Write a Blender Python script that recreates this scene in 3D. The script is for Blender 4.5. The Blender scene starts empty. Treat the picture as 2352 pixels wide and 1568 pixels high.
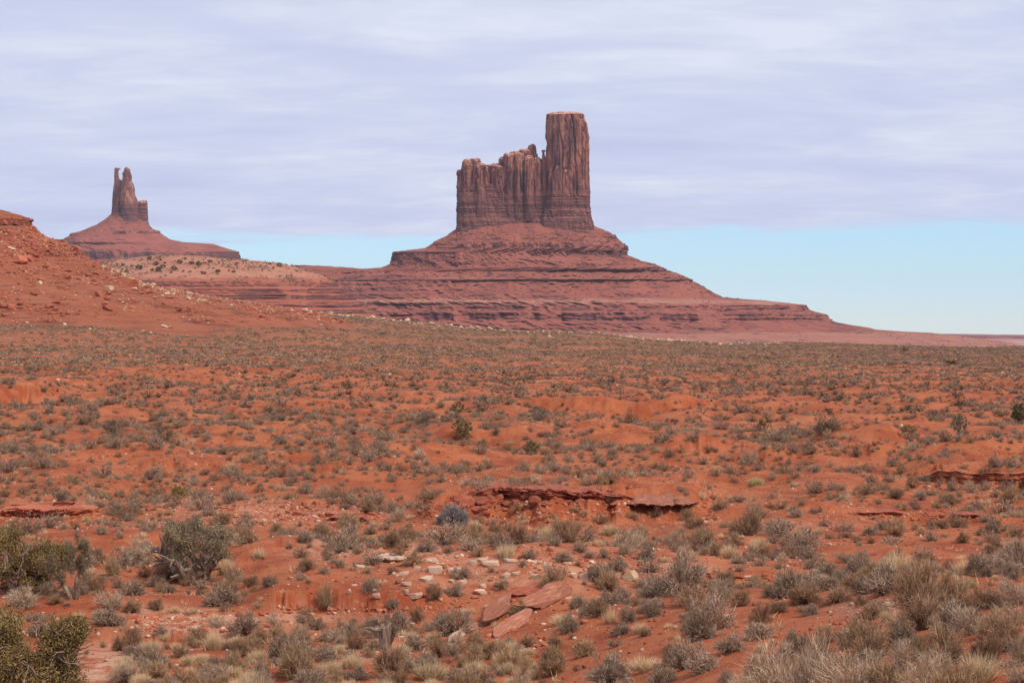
import bpy, bmesh, math, random
import numpy as np
from mathutils import Matrix, Vector, Euler

# ------------------------------------------------------------------ camera, sky, sun
scene = bpy.context.scene
COL = scene.collection
F, HX, HY, PW, PH = 3620.0, 1176.0, 776.0, 2352.0, 1568.0      # picture metrics used to find real positions on the ground

cam_d = bpy.data.cameras.new("camera")
cam_d.sensor_width = 36.0
cam_d.lens = F / PW * 36.0
cam_d.clip_start = 0.5
cam_d.clip_end = 60000.0
cam = bpy.data.objects.new("camera", cam_d)
COL.objects.link(cam)
cam.location = (0, 0, 0)
cam.rotation_euler = (math.radians(90.0) - math.atan((PH / 2 - HY) / F), 0, 0)
scene.camera = cam

SUN_ELEV, SUN_ROT = math.radians(48.0), math.radians(130.0)
world = bpy.data.worlds.new("World")
scene.world = world
world.use_nodes = True


def build_world():
    nt = world.node_tree
    nt.nodes.clear()
    N, L = nt.nodes.new, nt.links.new
    out = N("ShaderNodeOutputWorld")
    bg = N("ShaderNodeBackground")
    bg.inputs["Strength"].default_value = 0.1
    L(bg.outputs[0], out.inputs[0])
    sky = N("ShaderNodeTexSky")
    sky.sky_type = 'NISHITA'
    sky.sun_disc = False
    sky.sun_elevation = SUN_ELEV
    sky.sun_rotation = SUN_ROT
    sky.altitude = 1600.0
    sky.air_density = 1.0
    sky.dust_density = 0.6
    sky.ozone_density = 1.2
    tc = N("ShaderNodeTexCoord")
    sep = N("ShaderNodeSeparateXYZ")
    L(tc.outputs["Generated"], sep.inputs[0])

    def math_(op, a, b=None, clamp=False):
        n = N("ShaderNodeMath")
        n.operation = op
        n.use_clamp = clamp
        for i, v in enumerate((a, b)):
            if v is None:
                continue
            if isinstance(v, (int, float)):
                n.inputs[i].default_value = v
            else:
                L(v, n.inputs[i])
        return n.outputs[0]
    x, y, z = sep.outputs
    hyp = math_('SQRT', math_('ADD', math_('MULTIPLY', x, x), math_('MULTIPLY', y, y)))
    elev = math_('DIVIDE', z, math_('MAXIMUM', hyp, 0.001))          # tangent of the elevation
    zc = math_('ADD', math_('MAXIMUM', z, 0.0), 0.10)
    comb = N("ShaderNodeCombineXYZ")                                   # a flat cloud deck seen in perspective
    L(math_('DIVIDE', x, zc), comb.inputs[0])
    L(math_('DIVIDE', y, zc), comb.inputs[1])

    def noise(scale, detail, rough, src, off=(0, 0, 0), st=(1, 1, 1), dist=0.0):
        m = N("ShaderNodeMapping")
        L(src, m.inputs[0])
        m.inputs["Location"].default_value = off
        m.inputs["Scale"].default_value = st
        n = N("ShaderNodeTexNoise")
        L(m.outputs[0], n.inputs["Vector"])
        n.inputs["Scale"].default_value = scale
        n.inputs["Detail"].default_value = detail
        n.inputs["Roughness"].default_value = rough
        n.inputs["Distortion"].default_value = dist
        return n.outputs["Fac"]
    big = noise(0.9, 3, 0.5, comb.outputs[0], (3.1, 1.7, 0), (1, 1, 1), 0.4)
    med = noise(3.4, 5, 0.55, comb.outputs[0], (7.3, 2.2, 0), (0.6, 1.0, 1), 0.5)
    fine = noise(11.0, 5, 0.6, comb.outputs[0], (1.3, 5.2, 0), (0.45, 1.0, 1), 0.8)
    tone = math_('ADD', math_('ADD', math_('MULTIPLY', big, 0.42), math_('MULTIPLY', med, 0.44)), math_('MULTIPLY', fine, 0.14))
    ramp = N("ShaderNodeValToRGB")
    L(tone, ramp.inputs[0])
    e = ramp.color_ramp.elements
    e[0].position, e[0].color = 0.36, (5.55, 6.1, 8.4, 1)
    e[1].position, e[1].color = 0.63, (7.5, 8.0, 9.3, 1)
    m2 = e.new(0.5)
    m2.color = (6.25, 6.8, 8.8, 1)
    # lower edge of the deck
    edge_n = noise(1.0, 4, 0.6, tc.outputs["Generated"], (0.4, 0.2, 0.0), (9, 9, 110), 0.6)
    edge = math_('ADD', math_('ADD', 0.0630, math_('MULTIPLY', x, 0.016)), math_('MULTIPLY', math_('SUBTRACT', edge_n, 0.5), 0.030))
    d = math_('SUBTRACT', elev, edge)
    mr = N("ShaderNodeMapRange")
    mr.interpolation_type = 'SMOOTHSTEP'
    L(d, mr.inputs[0])
    mr.inputs[1].default_value = -0.0030
    mr.inputs[2].default_value = 0.0080
    # blue veils low in the deck
    mix = N("ShaderNodeMix")
    mix.data_type = 'RGBA'
    L(mr.outputs[0], mix.inputs[0])
    clear = N("ShaderNodeMix")                                         # clear strip: sky texture, slightly veiled
    clear.data_type = 'RGBA'
    clear.inputs[0].default_value = 0.55
    L(sky.outputs[0], clear.inputs[6])
    cr = N("ShaderNodeValToRGB")
    L(math_('MULTIPLY', elev, 12.0), cr.inputs[0])
    c = cr.color_ramp.elements
    c[0].position, c[0].color = 0.0, (8.5, 9.7, 9.6, 1)
    c[1].position, c[1].color = 0.75, (5.7, 9.6, 12.2, 1)
    c2 = c.new(0.3)
    c2.color = (6.7, 9.7, 11.3, 1)
    L(cr.outputs[0], clear.inputs[7])
    L(clear.outputs[2], mix.inputs[6])
    L(ramp.outputs[0], mix.inputs[7])
    L(mix.outputs[2], bg.inputs["Color"])


build_world()
sun_d = bpy.data.lights.new("sun", 'SUN')
sun_d.energy = 3.5
sun_d.angle = math.radians(16.0)
sun_d.color = (1.0, 0.93, 0.83)
sun = bpy.data.objects.new("sun", sun_d)
COL.objects.link(sun)
sv = Vector((math.sin(SUN_ROT) * math.cos(SUN_ELEV), math.cos(SUN_ROT) * math.cos(SUN_ELEV), math.sin(SUN_ELEV)))
sun.rotation_euler = sv.to_track_quat('Z', 'Y').to_euler()
sun.location = (0, 0, 600)

scene.view_settings.view_transform = 'Standard'
scene.view_settings.look = 'None'
scene.view_settings.exposure = 0.0
scene.view_settings.gamma = 1.0
scene.render.engine = 'CYCLES'
scene.cycles.max_bounces = 5
scene.cycles.volume_bounces = 0
scene.cycles.use_denoising = True

# ------------------------------------------------------------------ numeric helpers
R0 = np.random.default_rng(11)
_T = R0.random((64, 64, 64)).astype(np.float32)


def vn(x, y, z):
    """value noise, -1..1, vectorised"""
    x, y, z = np.broadcast_arrays(np.asarray(x, np.float32), np.asarray(y, np.float32), np.asarray(z, np.float32))
    xi, yi, zi = np.floor(x).astype(np.int32), np.floor(y).astype(np.int32), np.floor(z).astype(np.int32)
    fx, fy, fz = x - xi, y - yi, z - zi
    fx, fy, fz = fx * fx * (3 - 2 * fx), fy * fy * (3 - 2 * fy), fz * fz * (3 - 2 * fz)
    a, b = xi & 63, (xi + 1) & 63
    c, d = yi & 63, (yi + 1) & 63
    e, f = zi & 63, (zi + 1) & 63
    T = _T
    v = ((T[a, c, e] * (1 - fx) + T[b, c, e] * fx) * (1 - fy) + (T[a, d, e] * (1 - fx) + T[b, d, e] * fx) * fy) * (1 - fz) \
        + ((T[a, c, f] * (1 - fx) + T[b, c, f] * fx) * (1 - fy) + (T[a, d, f] * (1 - fx) + T[b, d, f] * fx) * fy) * fz
    return v * 2 - 1


def fbm(x, y, z=0.0, oct=4, gain=0.5, lac=2.03):
    s, a, t = 0.0, 1.0, 0.0
    x, y, z = np.asarray(x, np.float32), np.asarray(y, np.float32), np.asarray(z, np.float32)
    for i in range(oct):
        s = s + a * vn(x + 17.3 * i, y + 9.1 * i, z + 5.7 * i)
        t += a
        a *= gain
        x, y, z = x * lac, y * lac, z * lac
    return s / t


def ss(a, b, x):
    t = np.clip((x - a) / (b - a), 0, 1)
    return t * t * (3 - 2 * t)


def mesh_from(name, V, faces, mats, col=None, smooth=False, attrs=None):
    """faces: list of int arrays (n,3) or (n,4)"""
    me = bpy.data.meshes.new(name)
    V = np.ascontiguousarray(V, np.float32)
    if not isinstance(faces, (list, tuple)):
        faces = [faces]
    faces = [np.asarray(f, np.int32) for f in faces if len(f)]
    loops = np.concatenate([f.ravel() for f in faces])
    tot = np.concatenate([np.full(len(f), f.shape[1], np.int32) for f in faces])
    start = np.concatenate([[0], np.cumsum(tot)[:-1]]).astype(np.int32)
    me.vertices.add(len(V))
    me.vertices.foreach_set("co", V.ravel())
    me.loops.add(len(loops))
    me.loops.foreach_set("vertex_index", loops)
    me.polygons.add(len(tot))
    me.polygons.foreach_set("loop_start", start)
    if smooth:
        me.polygons.foreach_set("use_smooth", np.ones(len(tot), bool))
    me.update(calc_edges=True)
    if col is not None:
        a = me.color_attributes.new("Col", 'FLOAT_COLOR', 'POINT')
        c4 = np.ones((len(V), 4), np.float32)
        c4[:, :3] = col
        a.data.foreach_set("color", c4.ravel())
    for k, v in (attrs or {}).items():
        a = me.attributes.new(k, 'FLOAT', 'POINT')
        a.data.foreach_set("value", np.ascontiguousarray(v, np.float32))
    for m in (mats if isinstance(mats, (list, tuple)) else [mats]):
        me.materials.append(m)
    return me


def link(name, data, parent=None, loc=None):
    o = bpy.data.objects.new(name, data)
    COL.objects.link(o)
    if parent is not None:
        o.parent = parent
    if loc is not None:
        o.location = loc
    return o


def tag(o, label, cat, group=None, kind=None):
    if kind:
        o["kind"] = kind
    if label:
        o["label"] = label
    if cat:
        o["category"] = cat
    if group:
        o["group"] = group
    return o


def grid_faces(nr, nc, wrap=False):
    r = np.arange(nr - 1)[:, None]
    c = np.arange(nc if wrap else nc - 1)[None, :]
    c1 = (c + 1) % nc
    return np.stack([r * nc + c, r * nc + c1, (r + 1) * nc + c1, (r + 1) * nc + c], -1).reshape(-1, 4)


# ------------------------------------------------------------------ materials
def new_mat(name):
    m = bpy.data.materials.new(name)
    m.use_nodes = True
    nt = m.node_tree
    b = nt.nodes["Principled BSDF"]
    b.inputs["Roughness"].default_value = 0.95
    b.inputs["Specular IOR Level"].default_value = 0.12
    return m, nt, b


class NG:
    """small node-graph helper"""
    def __init__(s, nt):
        s.nt = nt

    def n(s, t, **kw):
        nd = s.nt.nodes.new(t)
        for k, v in kw.items():
            setattr(nd, k, v)
        return nd

    def l(s, a, b):
        s.nt.links.new(a, b)

    def pos(s):
        return s.n("ShaderNodeNewGeometry").outputs["Position"]

    def objco(s):
        return s.n("ShaderNodeTexCoord").outputs["Object"]

    def map(s, src, scale):
        m = s.n("ShaderNodeMapping")
        s.l(src, m.inputs[0])
        m.inputs["Scale"].default_value = scale
        return m.outputs[0]

    def noise(s, src, scale, detail=4, rough=0.55, dist=0.0):
        t = s.n("ShaderNodeTexNoise")
        s.l(src, t.inputs["Vector"])
        t.inputs["Scale"].default_value = scale
        t.inputs["Detail"].default_value = detail
        t.inputs["Roughness"].default_value = rough
        t.inputs["Distortion"].default_value = dist
        return t.outputs["Fac"]

    def ramp(s, src, stops):
        r = s.n("ShaderNodeValToRGB")
        s.l(src, r.inputs[0])
        e = r.color_ramp.elements
        while len(e) < len(stops):
            e.new(0.5)
        for el, (p, c) in zip(e, stops):
            el.position = p
            el.color = (*c, 1) if len(c) == 3 else c
        return r.outputs[0]

    def mix(s, f, a, b, mode='MIX'):
        m = s.n("ShaderNodeMix", data_type='RGBA', blend_type=mode)
        for i, v in ((0, f), (6, a), (7, b)):
            if isinstance(v, (int, float)):
                m.inputs[i].default_value = v
            elif isinstance(v, tuple):
                m.inputs[i].default_value = (*v, 1)
            else:
                s.l(v, m.inputs[i])
        return m.outputs[2]

    def m(s, op, a, b=0.0, clamp=False):
        n = s.n("ShaderNodeMath", operation=op, use_clamp=clamp)
        for i, v in enumerate((a, b)):
            if isinstance(v, (int, float)):
                n.inputs[i].default_value = v
            else:
                s.l(v, n.inputs[i])
        return n.outputs[0]

    def rng(s, src, a, b, lo=0.0, hi=1.0):
        r = s.n("ShaderNodeMapRange", interpolation_type='SMOOTHSTEP')
        s.l(src, r.inputs[0])
        for i, v in enumerate((a, b, lo, hi)):
            r.inputs[i + 1].default_value = v
        return r.outputs[0]

    def attr(s, name):
        return s.n("ShaderNodeAttribute", attribute_name=name)

    def bump(s, h, strength, dist, bsdf):
        b = s.n("ShaderNodeBump")
        b.inputs["Strength"].default_value = strength
        b.inputs["Distance"].default_value = dist
        s.l(h, b.inputs["Height"])
        s.l(b.outputs[0], bsdf.inputs["Normal"])


def mat_ground():
    m, nt, b = new_mat("red_desert_soil")
    g = NG(nt)
    P = g.pos()
    big = g.noise(P, 0.035, 4, 0.55)
    mid = g.noise(P, 0.45, 5, 0.6)
    fine = g.noise(P, 5.0, 5, 0.65)
    base = g.ramp(big, [(0.3, (0.345, 0.098, 0.041)), (0.5, (0.395, 0.121, 0.051)), (0.7, (0.425, 0.148, 0.068))])
    dark = g.mix(g.rng(mid, 0.34, 0.60), (0.275, 0.064, 0.026), base)
    c = g.mix(g.rng(fine, 0.56, 0.74, 0, 0.55), dark, (0.52, 0.215, 0.13))
    c = g.mix(g.rng(g.noise(P, 2.2, 6, 0.7), 0.50, 0.36, 0, 0.45), c, (0.27, 0.07, 0.030))
    # gravel specks
    vo = g.n("ShaderNodeTexVoronoi", feature='F1')
    g.l(P, vo.inputs["Vector"])
    vo.inputs["Scale"].default_value = 7.0
    speck = g.m('MULTIPLY', g.rng(vo.outputs["Distance"], 0.16, 0.10), g.rng(g.noise(P, 0.7, 3), 0.5, 0.62))
    c = g.mix(g.m('MULTIPLY', speck, 0.75), c, (0.56, 0.33, 0.24))
    # pale rocky crust and wash sand
    pale = g.attr("pale").outputs["Fac"]
    pm = g.m('MULTIPLY', pale, g.rng(g.noise(P, 1.6, 6, 0.7), 0.40, 0.56), True)
    c = g.mix(pm, c, (0.53, 0.285, 0.185))
    # steep cut banks are a deeper red
    nz = g.n("ShaderNodeSeparateXYZ")
    g.l(g.n("ShaderNodeNewGeometry").outputs["Normal"], nz.inputs[0])
    steep = g.rng(nz.outputs[2], 0.90, 0.62)
    c = g.mix(g.m('MULTIPLY', steep, 0.7), c, (0.30, 0.064, 0.025))
    # browner soil far back on the rise
    far = g.attr("far").outputs["Fac"]
    c = g.mix(g.m('MULTIPLY', far, 0.8), c, (0.265, 0.108, 0.058))
    g.l(c, b.inputs["Base Color"])
    h = g.m('ADD', g.m('MULTIPLY', fine, 0.6), g.m('MULTIPLY', g.noise(P, 22, 3), 0.3))
    g.bump(h, 0.9, 0.14, b)
    return m


def mat_rock(name, talus, talus2, cliff, cliff_dark, strata=1.0, su=1.0, pale=(0.5, 0.30, 0.24), pale_amt=0.3):
    """layered sandstone: steep faces carry varnish and bedding, slopes carry talus; su = size unit in metres"""
    m, nt, b = new_mat(name)
    g = NG(nt)
    P = g.pos()
    n1 = g.noise(P, 0.02 / su, 5, 0.6)
    n2 = g.noise(P, 0.16 / su, 5, 0.65)
    t = g.mix(g.rng(n1, 0.38, 0.62), talus, talus2)
    t = g.mix(g.rng(n2, 0.5, 0.75, 0, 0.35), t, cliff)
    speck = g.m('MULTIPLY', g.rng(g.noise(P, 0.45 / su, 3, 0.6), 0.61, 0.68), pale_amt)
    t = g.mix(speck, t, pale)
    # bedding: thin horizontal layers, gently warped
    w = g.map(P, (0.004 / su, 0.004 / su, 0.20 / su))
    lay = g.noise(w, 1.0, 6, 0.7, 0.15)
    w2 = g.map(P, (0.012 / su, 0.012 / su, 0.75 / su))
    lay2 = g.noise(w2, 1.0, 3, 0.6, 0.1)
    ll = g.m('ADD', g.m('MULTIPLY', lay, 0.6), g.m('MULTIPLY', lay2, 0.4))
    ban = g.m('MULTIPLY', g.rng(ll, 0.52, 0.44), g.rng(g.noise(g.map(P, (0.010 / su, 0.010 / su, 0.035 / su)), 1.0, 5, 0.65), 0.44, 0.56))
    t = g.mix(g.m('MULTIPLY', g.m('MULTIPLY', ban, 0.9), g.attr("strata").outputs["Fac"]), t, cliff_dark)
    t = g.mix(g.m('MULTIPLY', g.attr("pale").outputs["Fac"], g.rng(n1, 0.25, 0.6, 0.45, 1.0)), t, pale)
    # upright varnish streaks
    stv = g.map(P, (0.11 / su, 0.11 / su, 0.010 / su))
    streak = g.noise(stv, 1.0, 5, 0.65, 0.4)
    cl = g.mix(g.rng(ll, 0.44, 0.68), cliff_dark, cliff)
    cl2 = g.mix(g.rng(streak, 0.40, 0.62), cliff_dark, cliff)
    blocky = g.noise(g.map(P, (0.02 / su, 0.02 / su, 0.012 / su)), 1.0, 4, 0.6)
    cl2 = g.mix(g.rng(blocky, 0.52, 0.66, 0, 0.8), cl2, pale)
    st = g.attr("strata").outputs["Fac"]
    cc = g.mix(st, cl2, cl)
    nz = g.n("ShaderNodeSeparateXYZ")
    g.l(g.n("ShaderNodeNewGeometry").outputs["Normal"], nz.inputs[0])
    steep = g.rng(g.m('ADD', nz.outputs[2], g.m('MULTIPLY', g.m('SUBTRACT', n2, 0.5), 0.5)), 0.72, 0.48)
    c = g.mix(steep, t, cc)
    g.l(c, b.inputs["Base Color"])
    h = g.m('ADD', g.m('MULTIPLY', n2, 0.7), g.m('MULTIPLY', ll, 0.6))
    h = g.m('ADD', h, g.m('MULTIPLY', g.noise(P, 0.5 / su, 4, 0.65), 0.35))
    g.bump(h, 0.8, 3.0 * su, b)
    return m


def mat_stone(name, c1, c2, c3, scale=2.0):
    m, nt, b = new_mat(name)
    g = NG(nt)
    P = g.objco()
    oi = g.n("ShaderNodeObjectInfo").outputs["Random"]
    n1 = g.noise(P, scale, 5, 0.65)
    lay = g.noise(g.map(P, (0.6, 0.6, 9.0)), scale, 4, 0.6, 0.2)
    c = g.mix(g.rng(n1, 0.36, 0.64), c1, c2)
    c = g.mix(g.rng(lay, 0.5, 0.66, 0, 0.55), c, c3)
    hv = g.n("ShaderNodeHueSaturation")
    g.l(c, hv.inputs["Color"])
    g.l(g.m('ADD', g.m('MULTIPLY', oi, 0.35), 0.82), hv.inputs["Value"])
    g.l(hv.outputs[0], b.inputs["Base Color"])
    g.bump(g.m('ADD', g.m('MULTIPLY', n1, 0.5), lay), 0.6, 0.06, b)
    return m


def mat_blade(name, rough=0.9):
    m, nt, b = new_mat(name)
    g = NG(nt)
    a = g.attr("Col").outputs["Color"]
    oi = g.n("ShaderNodeObjectInfo").outputs["Random"]
    hv = g.n("ShaderNodeHueSaturation")
    g.l(a, hv.inputs["Color"])
    g.l(g.m('ADD', g.m('MULTIPLY', oi, 0.36), 0.84), hv.inputs["Value"])
    g.l(hv.outputs[0], b.inputs["Base Color"])
    b.inputs["Roughness"].default_value = rough
    b.inputs["Specular IOR Level"].default_value = 0.08
    return m


def mat_wood(name, c1, c2):
    m, nt, b = new_mat(name)
    g = NG(nt)
    P = g.objco()
    n1 = g.noise(g.map(P, (14, 14, 1.6)), 1.0, 5, 0.65, 0.4)
    c = g.mix(g.rng(n1, 0.36, 0.62), c1, c2)
    g.l(c, b.inputs["Base Color"])
    g.bump(n1, 0.8, 0.03, b)
    return m


def mat_plain():
    m, nt, b = new_mat("pale_valley_floor")
    g = NG(nt)
    P = g.pos()
    n1 = g.noise(g.map(P, (0.0012, 0.004, 1)), 1.0, 6, 0.65)
    n2 = g.noise(P, 0.03, 4, 0.6)
    c = g.ramp(n1, [(0.35, (0.40, 0.19, 0.125)), (0.5, (0.36, 0.235, 0.18)), (0.65, (0.45, 0.225, 0.16))])
    c = g.mix(g.rng(n2, 0.55, 0.66, 0, 0.6), c, (0.20, 0.165, 0.125))
    g.l(c, b.inputs["Base Color"])
    return m


M_GROUND = mat_ground()
M_PLAIN = mat_plain()
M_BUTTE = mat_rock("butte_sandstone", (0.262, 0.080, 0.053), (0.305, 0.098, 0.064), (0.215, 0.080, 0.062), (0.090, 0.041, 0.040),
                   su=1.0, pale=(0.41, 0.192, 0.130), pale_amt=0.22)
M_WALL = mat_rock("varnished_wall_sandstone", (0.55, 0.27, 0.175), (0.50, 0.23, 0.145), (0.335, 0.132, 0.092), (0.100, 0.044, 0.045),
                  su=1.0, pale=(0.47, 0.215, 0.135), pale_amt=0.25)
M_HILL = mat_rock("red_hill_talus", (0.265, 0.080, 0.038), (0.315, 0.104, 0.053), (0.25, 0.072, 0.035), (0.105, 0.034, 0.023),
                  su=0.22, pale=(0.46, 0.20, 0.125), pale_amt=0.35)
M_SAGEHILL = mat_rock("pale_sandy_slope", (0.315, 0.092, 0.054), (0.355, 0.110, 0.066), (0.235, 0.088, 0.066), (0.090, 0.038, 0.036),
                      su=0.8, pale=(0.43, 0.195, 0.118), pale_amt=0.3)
M_PALE = mat_stone("pale_buff_stone", (0.54, 0.335, 0.225), (0.60, 0.41, 0.295), (0.46, 0.24, 0.15))
M_RED = mat_stone("red_sandstone_slab", (0.42, 0.135, 0.075), (0.33, 0.085, 0.045), (0.50, 0.20, 0.125))
M_DRED = mat_stone("dark_red_sandstone", (0.34, 0.10, 0.058), (0.26, 0.07, 0.042), (0.42, 0.15, 0.095))
M_CHIP = mat_stone("red_soil_chips", (0.36, 0.115, 0.058), (0.29, 0.082, 0.042), (0.45, 0.19, 0.115))
M_SLAB = mat_stone("weathered_red_brown_slab", (0.37, 0.140, 0.082), (0.285, 0.098, 0.058), (0.49, 0.255, 0.17), 3.0)
M_RIDGE = mat_stone("cream_boulder_stone", (0.50, 0.32, 0.19), (0.56, 0.39, 0.25), (0.43, 0.23, 0.135), 0.6)
M_BLADE = mat_blade("dry_twig_and_leaf")
M_LEAF = mat_blade("juniper_foliage")
M_WOOD = mat_wood("grey_weathered_wood", (0.34, 0.24, 0.18), (0.14, 0.088, 0.062))
M_DWOOD = mat_wood("dark_dead_wood", (0.19, 0.115, 0.08), (0.085, 0.05, 0.036))

# ------------------------------------------------------------------ ground
YK = np.array([6, 8, 14, 20, 26, 33, 45, 60, 90, 145, 260, 400, 600, 850, 1000, 1400, 1700], float)
PXK = np.array([-2600, 0, 600, 1176, 1700, 2352, 5000], float)
ZT = np.array([
    [-5.0, -5.2, -5.6, -6.1, -6.4, -6.9, -7.4, -7.6, -8.2, -8.6, -7.4, -3.2, 9.0, 26.0, 20.0, -12, -30],
    [-4.8, -5.0, -5.6, -6.1, -6.5, -6.9, -7.4, -7.6, -8.2, -8.6, -7.4, -3.8, 7.2, 21.0, 15.0, -15, -32],
    [-4.8, -5.0, -5.6, -6.1, -6.5, -7.0, -7.4, -7.6, -8.2, -8.7, -7.8, -5.2, 3.5, 17.6, 14.0, -15, -32],
    [-4.4, -4.6, -5.4, -6.0, -6.5, -7.05, -7.5, -7.6, -8.2, -8.9, -8.4, -6.4, -0.6, 4.5, 1.0, -20, -34],
    [-3.2, -3.4, -4.0, -4.5, -5.1, -5.9, -7.1, -7.8, -8.4, -9.0, -9.0, -7.7, -5.2, -2.2, -6.0, -24, -36],
    [-2.5, -2.6, -3.2, -3.6, -4.1, -4.9, -6.5, -7.9, -8.5, -9.1, -9.2, -8.2, -6.8, -5.0, -9.0, -26, -38],
    [-2.5, -2.6, -3.2, -3.6, -4.1, -4.9, -6.5, -7.9, -8.5, -9.1, -9.2, -8.2, -7.4, -8.0, -12.0, -28, -40]])
LG = np.linspace(math.log(5.5), math.log(1700), 700)
_prof = np.stack([np.interp(LG, np.log(YK), z) for z in ZT])
_ker = np.hanning(33)
_ker /= _ker.sum()
_prof = np.stack([np.convolve(np.pad(p, 16, mode='edge'), _ker, 'valid') for p in _prof])


def base_z(px, Y):
    li = np.clip((np.log(Y) - LG[0]) / (LG[1] - LG[0]), 0, len(LG) - 1.001)
    l0 = li.astype(int)
    lf = li - l0
    ci = np.clip(np.searchsorted(PXK, px, side='right') - 1, 0, len(PXK) - 2)
    cf = np.clip((px - PXK[ci]) / (PXK[ci + 1] - PXK[ci]), 0, 1)
    cf = cf * cf * (3 - 2 * cf) * 0.5 + cf * 0.5
    za = _prof[ci, l0] * (1 - lf) + _prof[ci, l0 + 1] * lf
    zb = _prof[ci + 1, l0] * (1 - lf) + _prof[ci + 1, l0 + 1] * lf
    return za * (1 - cf) + zb * cf


_YS = np.exp(np.linspace(math.log(10), math.log(1000), 1500))


def dist_of(px, py):
    z = base_z(np.full_like(_YS, px), _YS)
    p = HY - z * F / _YS
    i = np.argmax(p <= py)
    return float(_YS[i]) if (p <= py).any() else 850.0


# cut banks and ledges: foot line in picture points, rise in metres, width of the face, how far back the rise fades
BANKS = [
    ([(965, 1192), (1050, 1190), (1250, 1192), (1450, 1188), (1640, 1172)], 1.30, 3.2, 16, 0.05),
    ([(-120, 1192), (120, 1190), (250, 1186)], 0.55, 0.5, 8, 0.05),
    ([(430, 1202), (640, 1198), (900, 1192)], 0.35, 1.0, 7, 0.05),
    ([(590, 1404), (760, 1400), (900, 1406), (1020, 1404)], 0.60, 0.10, 4.0, 0.02),
    ([(2090, 1116), (2220, 1122), (2500, 1126)], 1.15, 0.35, 9, 0.04),
    ([(1190, 948), (1330, 952), (1480, 956), (1650, 952)], 1.6, 1.8, 30, 0.08),
    ([(-200, 948), (0, 942), (150, 925)], 2.4, 7.0, 26, 0.1),
    ([(200, 1470), (330, 1462), (560, 1458), (700, 1450)], 0.30, 0.35, 3.0, 0.05),
    ([(-100, 1300), (60, 1310)], 0.4, 0.8, 5, 0.05),
    ([(520, 1325), (640, 1300), (760, 1290)], 0.30, 1.2, 3, 0.05),
    ([(1500, 1352), (1700, 1342), (1900, 1335)], 0.28, 0.4, 4, 0.05),
    ([(1640, 1186), (1800, 1180), (2050, 1190), (2300, 1200)], 0.35, 0.4, 5, 0.05),
    ([(950, 1030), (1120, 1040), (1250, 1036)], 0.7, 3.0, 14, 0.05),
    ([(300, 1096), (700, 1112), (1000, 1096)], 0.7, 2.0, 12, 0.05),
    ([(1500, 1078), (1800, 1085), (2100, 1076)], 0.9, 3.5, 16, 0.05),
]
BK = []
for pts, h, w, L_, wig in BANKS:
    bx = np.array([p[0] for p in pts], float)
    by = np.array([dist_of(*p) for p in pts])
    BK.append((bx, by, h, w, L_, wig))
# rounded swells: picture point of the middle, half sizes in metres, height
SWELLS = [((1130, 1335), 6.6, 4.2, 1.25), ((640, 1290), 2.6, 3.0, 0.55), ((300, 1245), 3.2, 3.0, 0.5), ((1400, 1430), 3.0, 3.0, 0.3),
          ((2240, 1085), 5.2, 5.0, 1.7), ((1960, 1060), 5.0, 6.0, 1.5), ((1900, 1090), 3.0, 4.0, 0.7), ((880, 1100), 5.0, 5.0, 0.5),
          ((330, 1060), 5.0, 6.0, 1.4), ((90, 1110), 3.0, 3.0, 0.6), ((1300, 1010), 7.0, 8.0, 1.0), ((950, 1075), 4.0, 5.0, 0.6),
          ((230, 1395), 2.2, 1.4, 0.35), ((1640, 1080), 5.0, 5.0, 0.7), ((150, 985), 8, 9, 1.1), ((700, 960), 9, 9, 1.2)]
SW = []
for (p, a, b_, h) in SWELLS:
    Y_ = dist_of(*p)
    SW.append(((p[0] - HX) / F * Y_, Y_, a, b_, h))


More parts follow.
